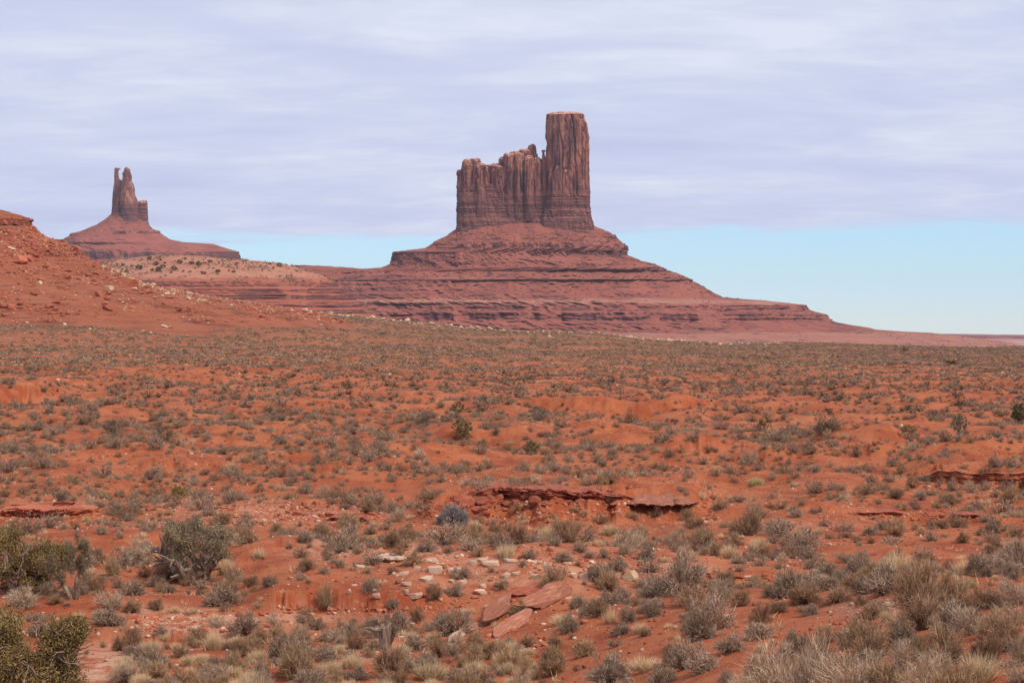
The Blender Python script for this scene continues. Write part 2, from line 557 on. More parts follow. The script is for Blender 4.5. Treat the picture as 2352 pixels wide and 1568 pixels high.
def ground_z(X, Y):
    px = HX + X / Y * F
    z = base_z(px, Y)
    near = ss(22, 40, Y)
    # hummocks
    warp = fbm(X * 0.03, Y * 0.03, 3.3, 2) * 6
    hm = fbm((X + warp) * 0.085, (Y + warp) * 0.075, 1.5, 3, 0.45)
    hm = np.abs(hm)
    z = z + (0.30 - hm) * 3.6 * ss(60, 120, Y) * (1 - ss(330, 480, Y)) * 0.95
    h3 = fbm(X * 0.020 + 3, Y * 0.022, 8.5, 3, 0.5)
    z = z + h3 * 3.2 * ss(220, 420, Y) * (1 - ss(640, 820, Y))
    z = z + fbm(X * 0.03, Y * 0.006 + 2, 4.0, 2) * 1.2 * ss(600, 750, Y)
    h1 = fbm(X * 0.22, Y * 0.20, 0.5, 4, 0.5)
    z = z + h1 * (0.50 * near + 0.06) * (1 - ss(120, 400, Y) * 0.5)
    for cx, cy, a, b_, h in SW:
        d2 = ((X - cx) / a) ** 2 + ((Y - cy) / b_) ** 2
        z = z + h * np.exp(-d2 * 1.3)
    pl = fbm(X * 0.8, Y * 0.8, 6.6, 4, 0.6)
    for bx, by, h, w, L_, wig in BK:
        yl = np.interp(px, bx, by)
        sc = yl / 60.0
        sd = Y - yl - fbm(X * 0.8, Y * 0.12, by[0], 3, 0.6) * w * 0.45 - (fbm(px * 0.018 / max(by[0] / 60.0, 0.3) * 0.8, yl * 0 + by[0], 2.2, 4, 0.6)) * min(0.9 + w * 0.5, 0.22 + w * 2) * min(1.6, by[0] / 70)
        lat = ss(bx[0] - 30, bx[0] + 50, px) * (1 - ss(bx[-1] - 60, bx[-1] + 30, px))
        st = ss(-w * 0.5, w * 0.5, sd)
        # a little terracing of the face
        st = st + 0.05 * np.sin(st * 6.283 * 3) * (st > 0) * (st < 1)
        z = z + h * lat * st * np.exp(-np.maximum(sd - w * 0.5, 0) / L_) * (0.85 + 0.35 * pl)
    z = z + pl * 0.035 * (1 - ss(100, 300, Y)) + fbm(X * 3.0, Y * 3.0, 1.1, 3, 0.6) * 0.018 * (1 - ss(60, 120, Y))
    return z


NS, NSO, NRW = 860, 46, 900
s_in = np.linspace(-0.40, 0.40, NS)
s_out = 0.40 + (np.linspace(0, 1, NSO + 1)[1:]) ** 2 * 1.5
SC = np.concatenate([-s_out[::-1], s_in, s_out])
YR = np.exp(np.linspace(math.log(6), math.log(1650), NRW))
GX = SC[None, :] * YR[:, None]
GY = np.broadcast_to(YR[:, None], GX.shape)
GZ = ground_z(GX, GY)
GPY = HY - GZ * F / GY
GMIN = np.minimum.accumulate(GPY, axis=0)


def z_at(X, Y):
    """bilinear lookup of the built ground"""
    X, Y = np.asarray(X, float), np.asarray(Y, float)
    s = X / Y
    r = np.clip((np.log(Y) - math.log(6)) / (math.log(1650) - math.log(6)) * (NRW - 1), 0, NRW - 1.001)
    ci = np.clip(np.searchsorted(SC, s, side='right') - 1, 0, len(SC) - 2)
    cf = (s - SC[ci]) / (SC[ci + 1] - SC[ci])
    ri = r.astype(int)
    rf = r - ri
    return (GZ[ri, ci] * (1 - cf) + GZ[ri, ci + 1] * cf) * (1 - rf) + (GZ[ri + 1, ci] * (1 - cf) + GZ[ri + 1, ci + 1] * cf) * rf


def at(px, py):
    """the ground point seen at a picture point"""
    c = int(np.argmin(np.abs(SC - (px - HX) / F)))
    col = GMIN[:, c]
    i = int(np.argmax(col <= py))
    if not (col <= py).any():
        i = NRW - 1
    if i > 0:
        a, b_ = col[i - 1], col[i]
        f = 0 if a == b_ else (a - py) / (a - b_)
        Y = YR[i - 1] + (YR[i] - YR[i - 1]) * min(max(f, 0), 1)
    else:
        Y = YR[0]
    X = (px - HX) / F * Y
    return float(X), float(Y), float(z_at(X, Y))


def build_ground():
    pxg = HX + GX / GY * F
    pale = np.zeros_like(GX)
    for (cx, cy, rx, ry, amt) in [(1250, 1310, 330, 60, 0.55), (760, 1255, 120, 30, 0.6), (960, 1270, 120, 22, 0.9), (230, 1535, 110, 55, 1.0),
                                  (470, 1432, 170, 32, 1.0), (2020, 1395, 120, 22, 0.7), (700, 1420, 120, 22, 0.7), (860, 1500, 110, 26, 0.6),
                                  (1500, 1310, 160, 30, 0.6), (330, 1405, 90, 20, 0.6), (1820, 1215, 120, 20, 0.4), (600, 1180, 240, 30, 0.5)]:
        pale = np.maximum(pale, amt * np.exp(-((pxg - cx) / rx) ** 2 - ((GPY - cy) / ry) ** 2))
    far = ss(230, 620, GY)
    me = mesh_from("ground", np.stack([GX, GY, GZ], -1).reshape(-1, 3), grid_faces(NRW, len(SC)), M_GROUND, smooth=True,
                   attrs={"pale": pale.ravel(), "far": far.ravel()})
    o = link("ground", me)
    o["kind"] = "structure"
    # valley floor beyond the rise
    yy = np.exp(np.linspace(math.log(1350), math.log(11500), 160))
    sx = np.linspace(-1.6, 1.6, 260)
    X, Y = sx[None, :] * yy[:, None], np.broadcast_to(yy[:, None], (160, 260))
    Z = -15 + fbm(X * 0.004, Y * 0.004, 0.0, 4) * 2.2 - ss(1700, 1350, Y) * 16
    me = mesh_from("valley_floor", np.stack([X, Y, Z], -1).reshape(-1, 3), grid_faces(160, 260), M_PLAIN, smooth=True)
    o = link("valley_floor", me)
    o["kind"] = "structure"


build_ground()

# ------------------------------------------------------------------ buttes and hills: lofted rings with real depth
def loft(name, sil, depth, Yc, mat, parent=None, nlev=300, nth=700, sup=2.3, back=0.6, flute=0.0, fl_scale=20.0, rough=1.0,
         mask_scale=None, strata_from=None, strat_amp=0.0, seed=0.0, top_noise=0.0, crack=0.0, smooth_px=18, jag=0.6, gully=0.0,
         gully_scale=40.0, top_dome=0.0, vfine=1.0, pale_bands=(), step=0.0, cracks=(), block=0.0, lean=0.0):
    """sil: rows (height row, left edge, right edge) from top to bottom in picture points, at distance Yc.
    depth: rows (height row, metres from the middle to the front)."""
    sil = np.array(sil, float)
    y0, y1 = sil[0, 0], sil[-1, 0]
    lv = np.linspace(y0, y1, nlev)
    lv = lv + 0 * lv
    mpp = Yc / F
    xl = np.interp(lv, sil[:, 0], sil[:, 1])
    xr = np.interp(lv, sil[:, 0], sil[:, 2])
    jl = fbm(lv * 0.35 + seed, seed * 1.7, 2.0, 4, 0.6) * jag
    jr = fbm(lv * 0.35 + seed + 50, seed * 1.7, 5.0, 4, 0.6) * jag
    xl, xr = xl + jl * 1.6, xr + jr * 1.6
    dp = np.array(depth, float)
    bf = np.interp(lv, dp[:, 0], dp[:, 1])
    nf = int(nth * 0.74)
    th = np.concatenate([np.linspace(0, math.pi, nf, endpoint=False), np.linspace(math.pi, 2 * math.pi, nth - nf, endpoint=False)])
    ct, st = np.cos(th), np.sin(th)
    cs = np.sign(ct) * np.abs(ct) ** (2 / sup)
    sn = np.sign(st) * np.abs(st) ** (2 / sup)
    cx, a = (xl + xr) / 2, (xr - xl) / 2

    def smooth(v):
        k = max(3, int(smooth_px / (y1 - y0) * nlev) | 1)
        ker = np.hanning(k + 2)
        ker /= ker.sum()
        n = len(ker) // 2
        return np.convolve(np.pad(v, n, mode='edge'), ker, 'valid')
    if mask_scale:
        edge = np.abs(cs) ** 6
        mw = fbm(lv[:, None] / 40, cs[None, :] * 3, seed, 2) * 0.5
        m = fbm(cs[None, :] * a[:, None] / mask_scale + seed * 3.1 + mw, lv[:, None] / (mask_scale * 2.6), sn[None, :] * 2.0 + seed, 4, 0.55)
        m = np.clip(ss(-0.14, 0.10, m - 0.08 + 0.22 * ss(634, 646, lv)[:, None]) + edge[None, :], 0, 1)
        A = smooth(a)[:, None] * (1 - m) + a[:, None] * m
        B = smooth(bf)[:, None] * (1 - m) + bf[:, None] * m
    else:
        m = np.ones((nlev, nth))
        A, B = np.repeat(a[:, None], nth, 1), np.repeat(bf[:, None], nth, 1)
    LV = np.repeat(lv[:, None], nth, 1)
    hx = A * cs[None, :]
    hd = B * sn[None, :] / mpp                                   # depth in picture points
    hd = np.where(hd < 0, hd * back, hd)
    vs = vfine
    disp = fbm(hx / 9 + seed, LV / (9 * vs), hd / 9 + seed, 4, 0.55) * rough
    disp = disp + fbm(hx / 2.6 + seed, LV / (2.6 * vs), hd / 2.6, 3, 0.6) * rough * 0.38
    if flute:
        wv = fbm(hx / 60 + seed, LV / 60, hd / 60, 2) * fl_scale * 0.45
        f1 = fbm((hx + wv) / fl_scale + seed * 2, LV / (fl_scale * 14), (hd + wv) / fl_scale, 3, 0.55)
        fz = flute * (1 - 0.6 * (ss(strata_from[0], strata_from[1], LV) if strata_from is not None and top_noise >= 0 else 0))
        disp = disp + (0.42 - np.abs(f1) * 2.0) * fz
        f2 = np.abs(vn((hx + wv) / (fl_scale * 0.42) + seed, LV / (fl_scale * 7), (hd + wv) / (fl_scale * 0.42)))
        disp = disp - ss(0.16, 0.0, f2) * fz * crack
    if gully:
        gw = fbm(hx / 90 + seed, LV / 60, hd / 90, 2) * 14
        f3 = fbm((hx + gw) / gully_scale + seed * 2, LV / (gully_scale * 5), (hd + gw) / gully_scale, 4, 0.55)
        grow = ss(y0, y0 + (y1 - y0) * 0.25, LV)
        disp = disp + (0.35 - np.abs(f3) * 1.7) * gully * grow
    stw = np.zeros((nlev, nth))
    if strata_from is not None:
        stw = ss(strata_from[0], strata_from[1], LV + fbm(hx / 25, hd / 25, seed) * 10)
    if mask_scale:
        stw = stw * np.clip(m * 1.1, 0, 1)
    if strat_amp:
        s1 = vn(lv * 0.42 + seed, 3.0, seed) + 0.6 * vn(lv * 1.1 + seed, 8.0, seed)
        s1 = np.sign(s1) * np.abs(s1) ** 0.6
        brk = 0.6 + 0.4 * fbm(hx / 30 + seed, LV / 14, hd / 30, 3)
        disp = disp + s1[:, None] * strat_amp * (stw if strata_from is not None else 1.0) * brk * m
    if block:
        b1 = fbm(hx / 8 + seed, LV / 24, hd / 8 + seed, 2, 0.5) * 5 + seed
        b2 = fbm(hx / 4 + seed, LV / 10 + 3, hd / 4 + seed, 2, 0.5) * 4
        disp = disp + (np.floor(b1) - seed) * 0.25 * block + np.floor(b2) * 0.11 * block
    for (xa, ya, xb, yb, cw, cd) in cracks:
        xc = xa + (LV - ya) * (xb - xa) / (yb - ya) + fbm(LV / 14, 0.0, seed, 2) * 1.6
        gate = ss(ya - 2, ya + 4, LV) * ss(yb + 4, yb - 8, LV) * (sn[None, :] > 0.15)
        disp = disp - cd * np.exp(-((cx[:, None] + hx - xc) / cw) ** 2) * gate
    if step:
        # broken ledges: in patches the slope climbs in short cliffs and benches
        lw = LV + fbm(hx / 80, hd / 80, seed + 4, 2) * 3
        s2 = (vn(lw * 0.17 + seed, 1.0 + hx * 0.004, hd * 0.004) + 0.7 * vn(lw * 0.42, 4.0 + hx * 0.006, hd * 0.006))
        pm = ss(-0.15, 0.25, fbm(hx / 38 + seed, LV / 16, hd / 38 + 9, 3, 0.6))
        pm = pm * (0.15 + 0.85 * m)
        disp = disp + s2 * step * (0.12 + 0.88 * pm) * (1 + 0.8 * ss(690, 700, LV) * ss(770, 750, LV)) * (1 - 0.6 * np.abs(cs[None, :]) ** 8)
    PX = cx[:, None] + hx + cs[None, :] * disp
    D = Yc - (hd + sn[None, :] * disp) * mpp
    YY = LV.copy()
    if top_noise:
        fall = np.exp(-(LV - y0) / 10.0)
        YY = YY + fbm(PX / 10 + seed, D / mpp / 14, seed, 3) * top_noise * fall
    X = (PX - HX) / F * D
    Z = (HY - YY) / F * D
    V = np.stack([X, D, Z], -1).reshape(-1, 3)
    faces = [grid_faces(nlev, nth, True)]
    cxyz = V[:nth].mean(0)
    rings = []
    base = len(V)
    extra = []
    for k, f in enumerate((0.82, 0.6, 0.36, 0.15)):
        ring = cxyz + (V[:nth] - cxyz) * f
        ring[:, 2] = V[:nth, 2] * f + cxyz[2] * (1 - f) + top_dome * mpp * (1 - f * f) + fbm(ring[:, 0] / (6 * mpp), ring[:, 1] / (6 * mpp), seed, 3) * mpp * 0.8
        extra.append(ring)
    Vx = np.concatenate([V] + extra + [cxyz[None, :] + np.array([[0, 0, top_dome * mpp]])])
    prev = 0
    for k in range(4):
        b0 = base + k * nth
        i = np.arange(nth)
        j = (i + 1) % nth
        faces.append(np.stack([prev + j, prev + i, b0 + i, b0 + j], -1))
        prev = b0
    ctr = len(Vx) - 1
    i = np.arange(nth)
    faces.append(np.stack([prev + (i + 1) % nth, prev + i, np.full(nth, ctr)], -1))
    stv = np.concatenate([stw.ravel(), np.zeros(len(Vx) - len(V))])
    pb = np.zeros_like(LV)
    for (a0, a1, am) in pale_bands:
        lw = LV + fbm(hx / 60, hd / 60, seed + 7, 3) * 5 + fbm(hx / 12, hd / 12, seed + 9, 4, 0.65) * 6
        pb = np.maximum(pb, am * ss(a0 - 3, a0 + 3, lw) * ss(a1 + 3, a1 - 3, lw))
    pb = np.concatenate([pb.ravel(), np.zeros(len(Vx) - len(V))])
    me = mesh_from(name, Vx, faces, mat, smooth=True, attrs={"strata": stv, "pale": pb})
    o = link(name, me, parent)
    return o, V.reshape(nlev, nth, 3)


def apron_empty(name, px, py, Y):
    o = bpy.data.objects.new(name, None)
    COL.objects.link(o)
    return o


# --- the big butte
butte = apron_empty("butte", 1200, 770, 3000)
tag(butte, "big red butte with a fluted castle-like wall and one tall square tower", "butte")
BY_ = 3000.0
ap_sil = [(498, 1075, 1335), (510, 1062, 1352), (518, 1054, 1362), (526, 1048, 1380), (532, 1040, 1396), (536, 1032, 1402), (543, 1022, 1412), (550, 1008, 1418), (556, 997, 1424), (564, 988, 1436),
          (570, 978, 1438), (576, 930, 1440), (578, 906, 1440), (586, 904, 1442), (598, 901, 1466), (606, 896, 1500), (611, 886, 1512), (615, 876, 1520), (619, 800, 1530), (623, 660, 1537),
          (627, 648, 1550), (634, 630, 1570), (641, 600, 1584), (645, 470, 1590), (660, 450, 1615), (672, 440, 1634), (682, 430, 1656), (686, 420, 1694), (690, 380, 1752),
          (694, 372, 1790), (700, 366, 1848), (702, 364, 1852), (711, 362, 1856), (716, 350, 1870), (722, 340, 1893), (728, 332, 1898), (736, 326, 1908), (741, 320, 1922),
          (747, 310, 1955), (752, 300, 1990), (757, 290, 2010), (761, 280, 2070), (764, 276, 2134), (768, 270, 2150), (772, 260, 2200), (778, 250, 2260), (786, 240, 2320), (812, 220, 2420)]
ap_dep = [(498, 26), (508, 38), (518, 56), (532, 84), (545, 98), (549, 100), (558, 116), (562, 118), (585, 124), (592, 140), (605, 166), (612, 169), (625, 192), (641, 225), (646, 228), (660, 252), (686, 300), (694, 338),
          (702, 341), (714, 352), (718, 372), (736, 376), (742, 400), (752, 420), (757, 424), (766, 470), (778, 560), (812, 760)]
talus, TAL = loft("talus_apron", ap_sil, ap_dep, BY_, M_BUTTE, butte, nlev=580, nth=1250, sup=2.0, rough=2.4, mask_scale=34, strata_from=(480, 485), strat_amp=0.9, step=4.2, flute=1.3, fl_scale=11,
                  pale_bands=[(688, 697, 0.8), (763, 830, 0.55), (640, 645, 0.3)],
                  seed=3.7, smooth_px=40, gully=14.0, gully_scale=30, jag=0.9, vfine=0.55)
tw_sil = [(257.5, 1284, 1318), (259, 1268, 1330), (261.5, 1261, 1338), (263, 1258, 1340), (271, 1257, 1341.5), (272, 1256, 1340), (284, 1255, 1347), (300, 1254.5, 1349), (318, 1255, 1351.5), (332, 1257, 1350.5),
          (345, 1255, 1352), (400, 1256, 1352.5), (430, 1256, 1353.5), (440, 1254, 1355.5), (462, 1252, 1354.5), (478, 1249, 1356), (492, 1246, 1357), (500, 1243, 1359), (512, 1238, 1363),
          (530, 1234, 1366), (545, 1230, 1370)]
tw_dep = [(257, 20), (262, 40), (400, 42), (440, 43), (480, 46), (520, 52), (545, 56)]
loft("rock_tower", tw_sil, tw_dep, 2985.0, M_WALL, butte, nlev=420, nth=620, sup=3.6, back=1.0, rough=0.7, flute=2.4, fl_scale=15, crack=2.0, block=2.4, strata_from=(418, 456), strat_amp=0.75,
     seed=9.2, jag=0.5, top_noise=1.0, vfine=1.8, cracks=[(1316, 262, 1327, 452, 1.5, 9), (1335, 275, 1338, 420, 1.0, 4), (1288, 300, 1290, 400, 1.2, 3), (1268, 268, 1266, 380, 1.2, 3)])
bl_sil = [(424, 1056, 1258), (440, 1053, 1260), (470, 1051, 1262), (490, 1050.5, 1264), (505, 1050, 1268), (518, 1049, 1274), (535, 1046, 1280), (545, 1042, 1284)]
bl_dep = [(424, 26), (450, 29), (490, 33), (520, 40), (545, 46)]
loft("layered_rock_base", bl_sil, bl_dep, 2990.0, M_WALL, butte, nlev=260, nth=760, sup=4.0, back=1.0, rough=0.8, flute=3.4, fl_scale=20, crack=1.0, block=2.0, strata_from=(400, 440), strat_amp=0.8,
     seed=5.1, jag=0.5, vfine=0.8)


def column(x0, x1, yt, seed, dpt=24.0, off=0.0, head=None, yb=505):
    cx, w = (x0 + x1) / 2, (x1 - x0) / 2 * 1.12
    dpt, off = dpt * 0.9, off * 0.6
    if head is None:
        head = [(0, .30), (2, .55), (5, .78), (11, .93), (22, 1.0)]
    sil, dep = [], []
    for dy, f in head:
        sh = w * 0.30 * math.sin(seed * 7.3) * (1 - f)
        sil.append((yt + dy, cx + sh - w * f, cx + sh + w * f))
        dep.append((yt + dy, dpt * (0.35 + 0.65 * f)))
    sil += [(yb - 60, cx - w * 1.03, cx + w * 1.03), (yb, cx - w * 1.08, cx + w * 1.08)]
    dep += [(yb - 60, dpt * 1.05), (yb, dpt * 1.12)]
    loft("rock_column", sil, dep, 2990.0 + off, M_WALL, butte, nlev=230, nth=190, sup=2.9, back=1.0, rough=0.9, flute=1.9, fl_scale=8, crack=2.0, block=2.8, strata_from=(428, 462), strat_amp=0.5,
         seed=seed, jag=0.8, top_noise=3.2, vfine=2.2)


wide = [(0, .45), (1.5, .72), (4, .88), (10, .97), (20, 1.0)]
column(1050.5, 1063, 390.5, 1.1, 15, 4, [(0, .5), (2, .95), (8, 1.1), (14, 0.9), (40, 1.0)])
column(1061, 1088, 366, 2.3, 26, 0, [(0, .18), (2, .45), (6, .66), (16, .86), (30, 1.0)])
column(1074, 1106, 363.5, 3.9, 22, 14, [(0, .35), (2, .6), (7, .82), (16, 0.95), (24, 1.0)])
column(1088, 1117, 375, 4.4, 30, -8)
column(1103, 1125, 383, 5.6, 24, 4)
column(1117, 1137, 378, 6.2, 21, 12, wide)
column(1126, 1149, 376.5, 7.7, 24, 2, wide)
column(1136, 1162, 379, 8.8, 29, -6)
column(1146, 1172, 360, 9.3, 26, 6)
column(1158, 1182, 352.5, 10.1, 32, -5, wide)
column(1168, 1200, 348, 11.5, 25, 12, wide)
column(1180, 1203, 352, 12.2, 33, -8, wide)
column(1192, 1222, 343.5, 13.6, 26, 10, wide)
column(1203, 1226, 357, 14.1, 36, -9)
column(1212, 1233, 333, 15.9, 16, 8, [(0, .45), (2, .8), (8, .85), (14, .9), (24, 1.05), (34, 1.1)])
column(1222, 1243, 361, 16.4, 30, 0)
# mushroom-capped spire standing in the gap beside the tower
loft("rock_spire", [(345, 1244.5, 1251), (346.5, 1243, 1252.5), (349, 1244, 1252), (351.5, 1246, 1250), (354, 1245.5, 1250.5), (362, 1244.5, 1254), (372, 1242.5, 1256), (400, 1241.5, 1258), (460, 1241, 1259), (505, 1240, 1260)],
     [(345, 4), (350, 4.5), (352, 3), (372, 8), (400, 12), (505, 22)], 2984.0, M_WALL, butte, nlev=200, nth=140, rough=0.5, seed=17.7, strata_from=(440, 465), strat_amp=0.4, jag=0.25)

# low saddle crest running left from the butte
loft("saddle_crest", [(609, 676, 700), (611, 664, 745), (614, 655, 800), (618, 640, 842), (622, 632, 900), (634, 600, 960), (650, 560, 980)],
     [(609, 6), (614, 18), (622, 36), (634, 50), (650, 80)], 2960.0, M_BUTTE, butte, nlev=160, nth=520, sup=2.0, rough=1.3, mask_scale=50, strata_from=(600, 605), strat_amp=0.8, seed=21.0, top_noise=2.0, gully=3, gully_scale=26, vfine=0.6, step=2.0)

# --- the far butte with spires
far_b = apron_empty("spired_butte", 300, 600, 4200)
tag(far_b, "smaller far butte with thin paired spires on a cone of red talus", "butte")
loft("talus_apron", [(489, 258, 300), (494, 252, 316), (505, 240, 332), (516, 222, 342), (525, 200, 350), (531, 186, 366), (536, 164, 370), (543, 158, 378), (550, 146, 392), (556, 138, 418), (560, 128, 488),
                     (566, 122, 506), (573, 116, 528), (578, 112, 546), (584, 110, 549), (598, 106, 553), (604, 100, 575), (640, 80, 640)],
     [(489, 20), (516, 55), (531, 78), (538, 80), (556, 128), (560, 132), (578, 180), (596, 186), (604, 215), (640, 320)], 4200.0, M_BUTTE, far_b, nlev=300, nth=620, sup=2.0, rough=1.3, mask_scale=55,
     strata_from=(470, 475), strat_amp=0.6, seed=31.0, smooth_px=22, gully=7.0, gully_scale=30, jag=0.6, vfine=0.6, step=1.6)
loft("rock_spire", [(385.5, 263, 272), (386.5, 262, 275.5), (388.5, 262, 276.5), (390.5, 262, 273), (396, 262.5, 272.5), (404, 262, 273), (411, 262, 275), (414, 261.5, 280), (420, 261.5, 281), (436, 259.5, 281), (450, 258.5, 281), (470, 257.5, 281), (486, 256.5, 281), (505, 254, 281)],
     [(385, 6), (411, 9), (430, 15), (470, 19), (505, 22)], 4200.0, M_WALL, far_b, nlev=220, nth=160, rough=0.5, flute=0.7, fl_scale=8, block=1.6, seed=33.0, strata_from=(455, 478), strat_amp=0.5, jag=0.35)
loft("rock_spire", [(384, 288, 294), (386, 286, 297), (389, 285, 299), (394, 284, 299.5), (399, 281.5, 301), (404, 282.5, 302.5), (417, 279.5, 303), (421, 279, 306.5), (430, 278.5, 309), (436, 278, 310), (443, 277, 309), (452, 277, 313), (462, 276.5, 317), (480, 277, 319), (498, 278, 320), (512, 276, 322)],
     [(384, 6), (400, 13), (430, 22), (470, 28), (512, 34)], 4185.0, M_WALL, far_b, nlev=240, nth=200, rough=0.6, flute=0.9, fl_scale=10, block=1.8, seed=35.0, strata_from=(455, 478), strat_amp=0.5, jag=0.4)
loft("rock_block", [(460, 327, 334), (461.5, 320, 337), (466, 318, 338.5), (473, 317, 339), (490, 314, 340), (505, 312, 340.5), (516, 310, 342), (526, 306, 344), (534, 302, 348)],
     [(460, 8), (466, 15), (505, 22), (534, 32)], 4200.0, M_WALL, far_b, nlev=200, nth=200, sup=3, rough=0.8, flute=1.2, fl_scale=9, crack=0.8, seed=37.0, strata_from=(462, 474), strat_amp=0.7, jag=0.4)


# --- hills (terrain)
def hill(name, *a, **k):
    o, V = loft(name, *a, **k)
    o["kind"] = "structure"
    return o, V


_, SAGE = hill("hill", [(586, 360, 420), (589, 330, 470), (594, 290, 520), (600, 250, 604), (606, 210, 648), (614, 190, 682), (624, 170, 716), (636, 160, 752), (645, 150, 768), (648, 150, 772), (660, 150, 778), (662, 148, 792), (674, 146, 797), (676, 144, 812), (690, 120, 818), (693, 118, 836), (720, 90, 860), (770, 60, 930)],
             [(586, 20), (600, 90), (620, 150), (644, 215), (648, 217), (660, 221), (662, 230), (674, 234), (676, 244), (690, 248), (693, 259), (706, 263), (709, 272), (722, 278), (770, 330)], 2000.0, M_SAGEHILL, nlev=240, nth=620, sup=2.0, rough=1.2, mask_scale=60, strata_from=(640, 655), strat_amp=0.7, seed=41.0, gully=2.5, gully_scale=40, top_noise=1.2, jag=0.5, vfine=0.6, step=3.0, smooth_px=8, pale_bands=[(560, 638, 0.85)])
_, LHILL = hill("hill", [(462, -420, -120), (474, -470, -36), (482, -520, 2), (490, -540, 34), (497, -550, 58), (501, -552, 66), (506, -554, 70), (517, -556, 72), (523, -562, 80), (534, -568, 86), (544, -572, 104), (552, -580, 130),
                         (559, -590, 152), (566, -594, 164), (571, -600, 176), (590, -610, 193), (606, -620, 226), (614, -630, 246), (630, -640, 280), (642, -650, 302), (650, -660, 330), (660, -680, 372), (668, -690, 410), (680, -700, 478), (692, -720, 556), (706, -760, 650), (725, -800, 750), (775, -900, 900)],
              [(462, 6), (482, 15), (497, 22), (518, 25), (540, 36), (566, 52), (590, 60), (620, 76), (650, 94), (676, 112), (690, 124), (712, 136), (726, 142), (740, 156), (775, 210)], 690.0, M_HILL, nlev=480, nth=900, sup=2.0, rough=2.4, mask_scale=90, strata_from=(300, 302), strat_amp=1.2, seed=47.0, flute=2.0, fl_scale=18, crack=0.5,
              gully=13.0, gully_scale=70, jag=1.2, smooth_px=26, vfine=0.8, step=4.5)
_, FARM = hill("hill", [(764, 1960, 2050), (766, 1900, 2140), (769, 1880, 2330), (772, 1860, 2620), (776, 1850, 2900), (779, 1840, 3000), (784, 1830, 3100), (790, 1800, 3200)],
             [(764, 20), (769, 160), (773, 260), (777, 270), (784, 420), (790, 700)], 9000.0, M_BUTTE, nlev=90, nth=700, sup=2.2, rough=1.6, mask_scale=60, strata_from=(700, 705), strat_amp=0.7, seed=53.0, top_noise=1.6, vfine=0.4, pale_bands=[(777, 800, 0.8)])

#PART2
# ------------------------------------------------------------------ landmarks that labels refer to (picture points)
LM = [("the weathered tree stump", 887, 1460), ("the tilted red slabs", 1180, 1410), ("the dark overhanging slab", 1520, 1158),
      ("the bare-trunked juniper", 447, 1300), ("the bushy green juniper", 60, 1300), ("the corner juniper", 95, 1490),
      ("the leafless dead bush", 682, 1530), ("the blue-grey bush", 1040, 1195), ("the round white boulder", 1447, 1320),
      ("the lone tall bunchgrass", 748, 1375), ("the layered red bank", 2250, 1105), ("the pale flat stones", 1060, 1310),
      ("the broad brown shrub", 2040, 1415), ("the pale twig thicket", 1880, 1540), ("the stacked ledge slabs", 110, 1175),
      ("the broken red outcrop", 790, 1185), ("the pale sand wash", 225, 1530), ("the slim ragged juniper", 172, 1350),
      ("the brown domed shrub", 1548, 1520), ("the white gravel patch", 450, 1435), ("the dark red ledge", 1270, 1140),
      ("the large twiggy sagebrush", 1608, 1465), ("the flat red stone", 1635, 1320), ("the yellow grass clump", 2220, 1345),
      ("the yellow-green bush", 412, 1140), ("the tall straw grass", 1398, 1425), ("the round green juniper", 1220, 1040),
      ("the leaning mid-plain juniper", 2207, 1003), ("the red cut bank", 1400, 940), ("the big hillside boulder", 297, 650),
      ("the cream hillside boulder", 249, 656), ("the bare red knoll", 2020, 1290), ("the small gnarled juniper", 2088, 1013)]
ORD = ["nearest", "second", "third", "fourth", "fifth", "sixth", "seventh", "eighth", "ninth", "tenth", "eleventh", "twelfth", "thirteenth", "fourteenth", "fifteenth", "sixteenth"]
PEND = []           # things awaiting a label: (object, look, kind word, picture x, picture y, category, group)


def px_of(o):
    x, y, z = o.location
    return HX + x / y * F, HY - z / y * F


def want_label(o, look, noun, cat, group, near_rel="in front of"):
    px, py = px_of(o)
    PEND.append((o, look, noun, px, py, cat, group))


def write_labels():
    cells = {}
    for e in PEND:
        o, look, noun, px, py, cat, group = e
        best = min(LM, key=lambda l: (l[1] - px) ** 2 + ((l[2] - py) * 2.2) ** 2)
        dx, dy = px - best[1], (py - best[2]) * 2.2
        if abs(dx) > abs(dy):
            rel = "right of" if dx > 0 else "left of"
        else:
            rel = "in front of" if dy > 0 else "behind"
        cells.setdefault((best[0], rel, noun), []).append((dx * dx + dy * dy, e))
    for (lm, rel, noun), L_ in cells.items():
        L_.sort(key=lambda t: t[0])
        for k, (_, (o, look, noun_, px, py, cat, group)) in enumerate(L_):
            if len(L_) == 1:
                lab = f"{look} {noun} {rel} {lm}"
            else:
                lab = f"{look} {noun}, {ORD[min(k, 15)]} {'one ' if k else ''}{rel} {lm}"
            tag(o, lab, cat, group)


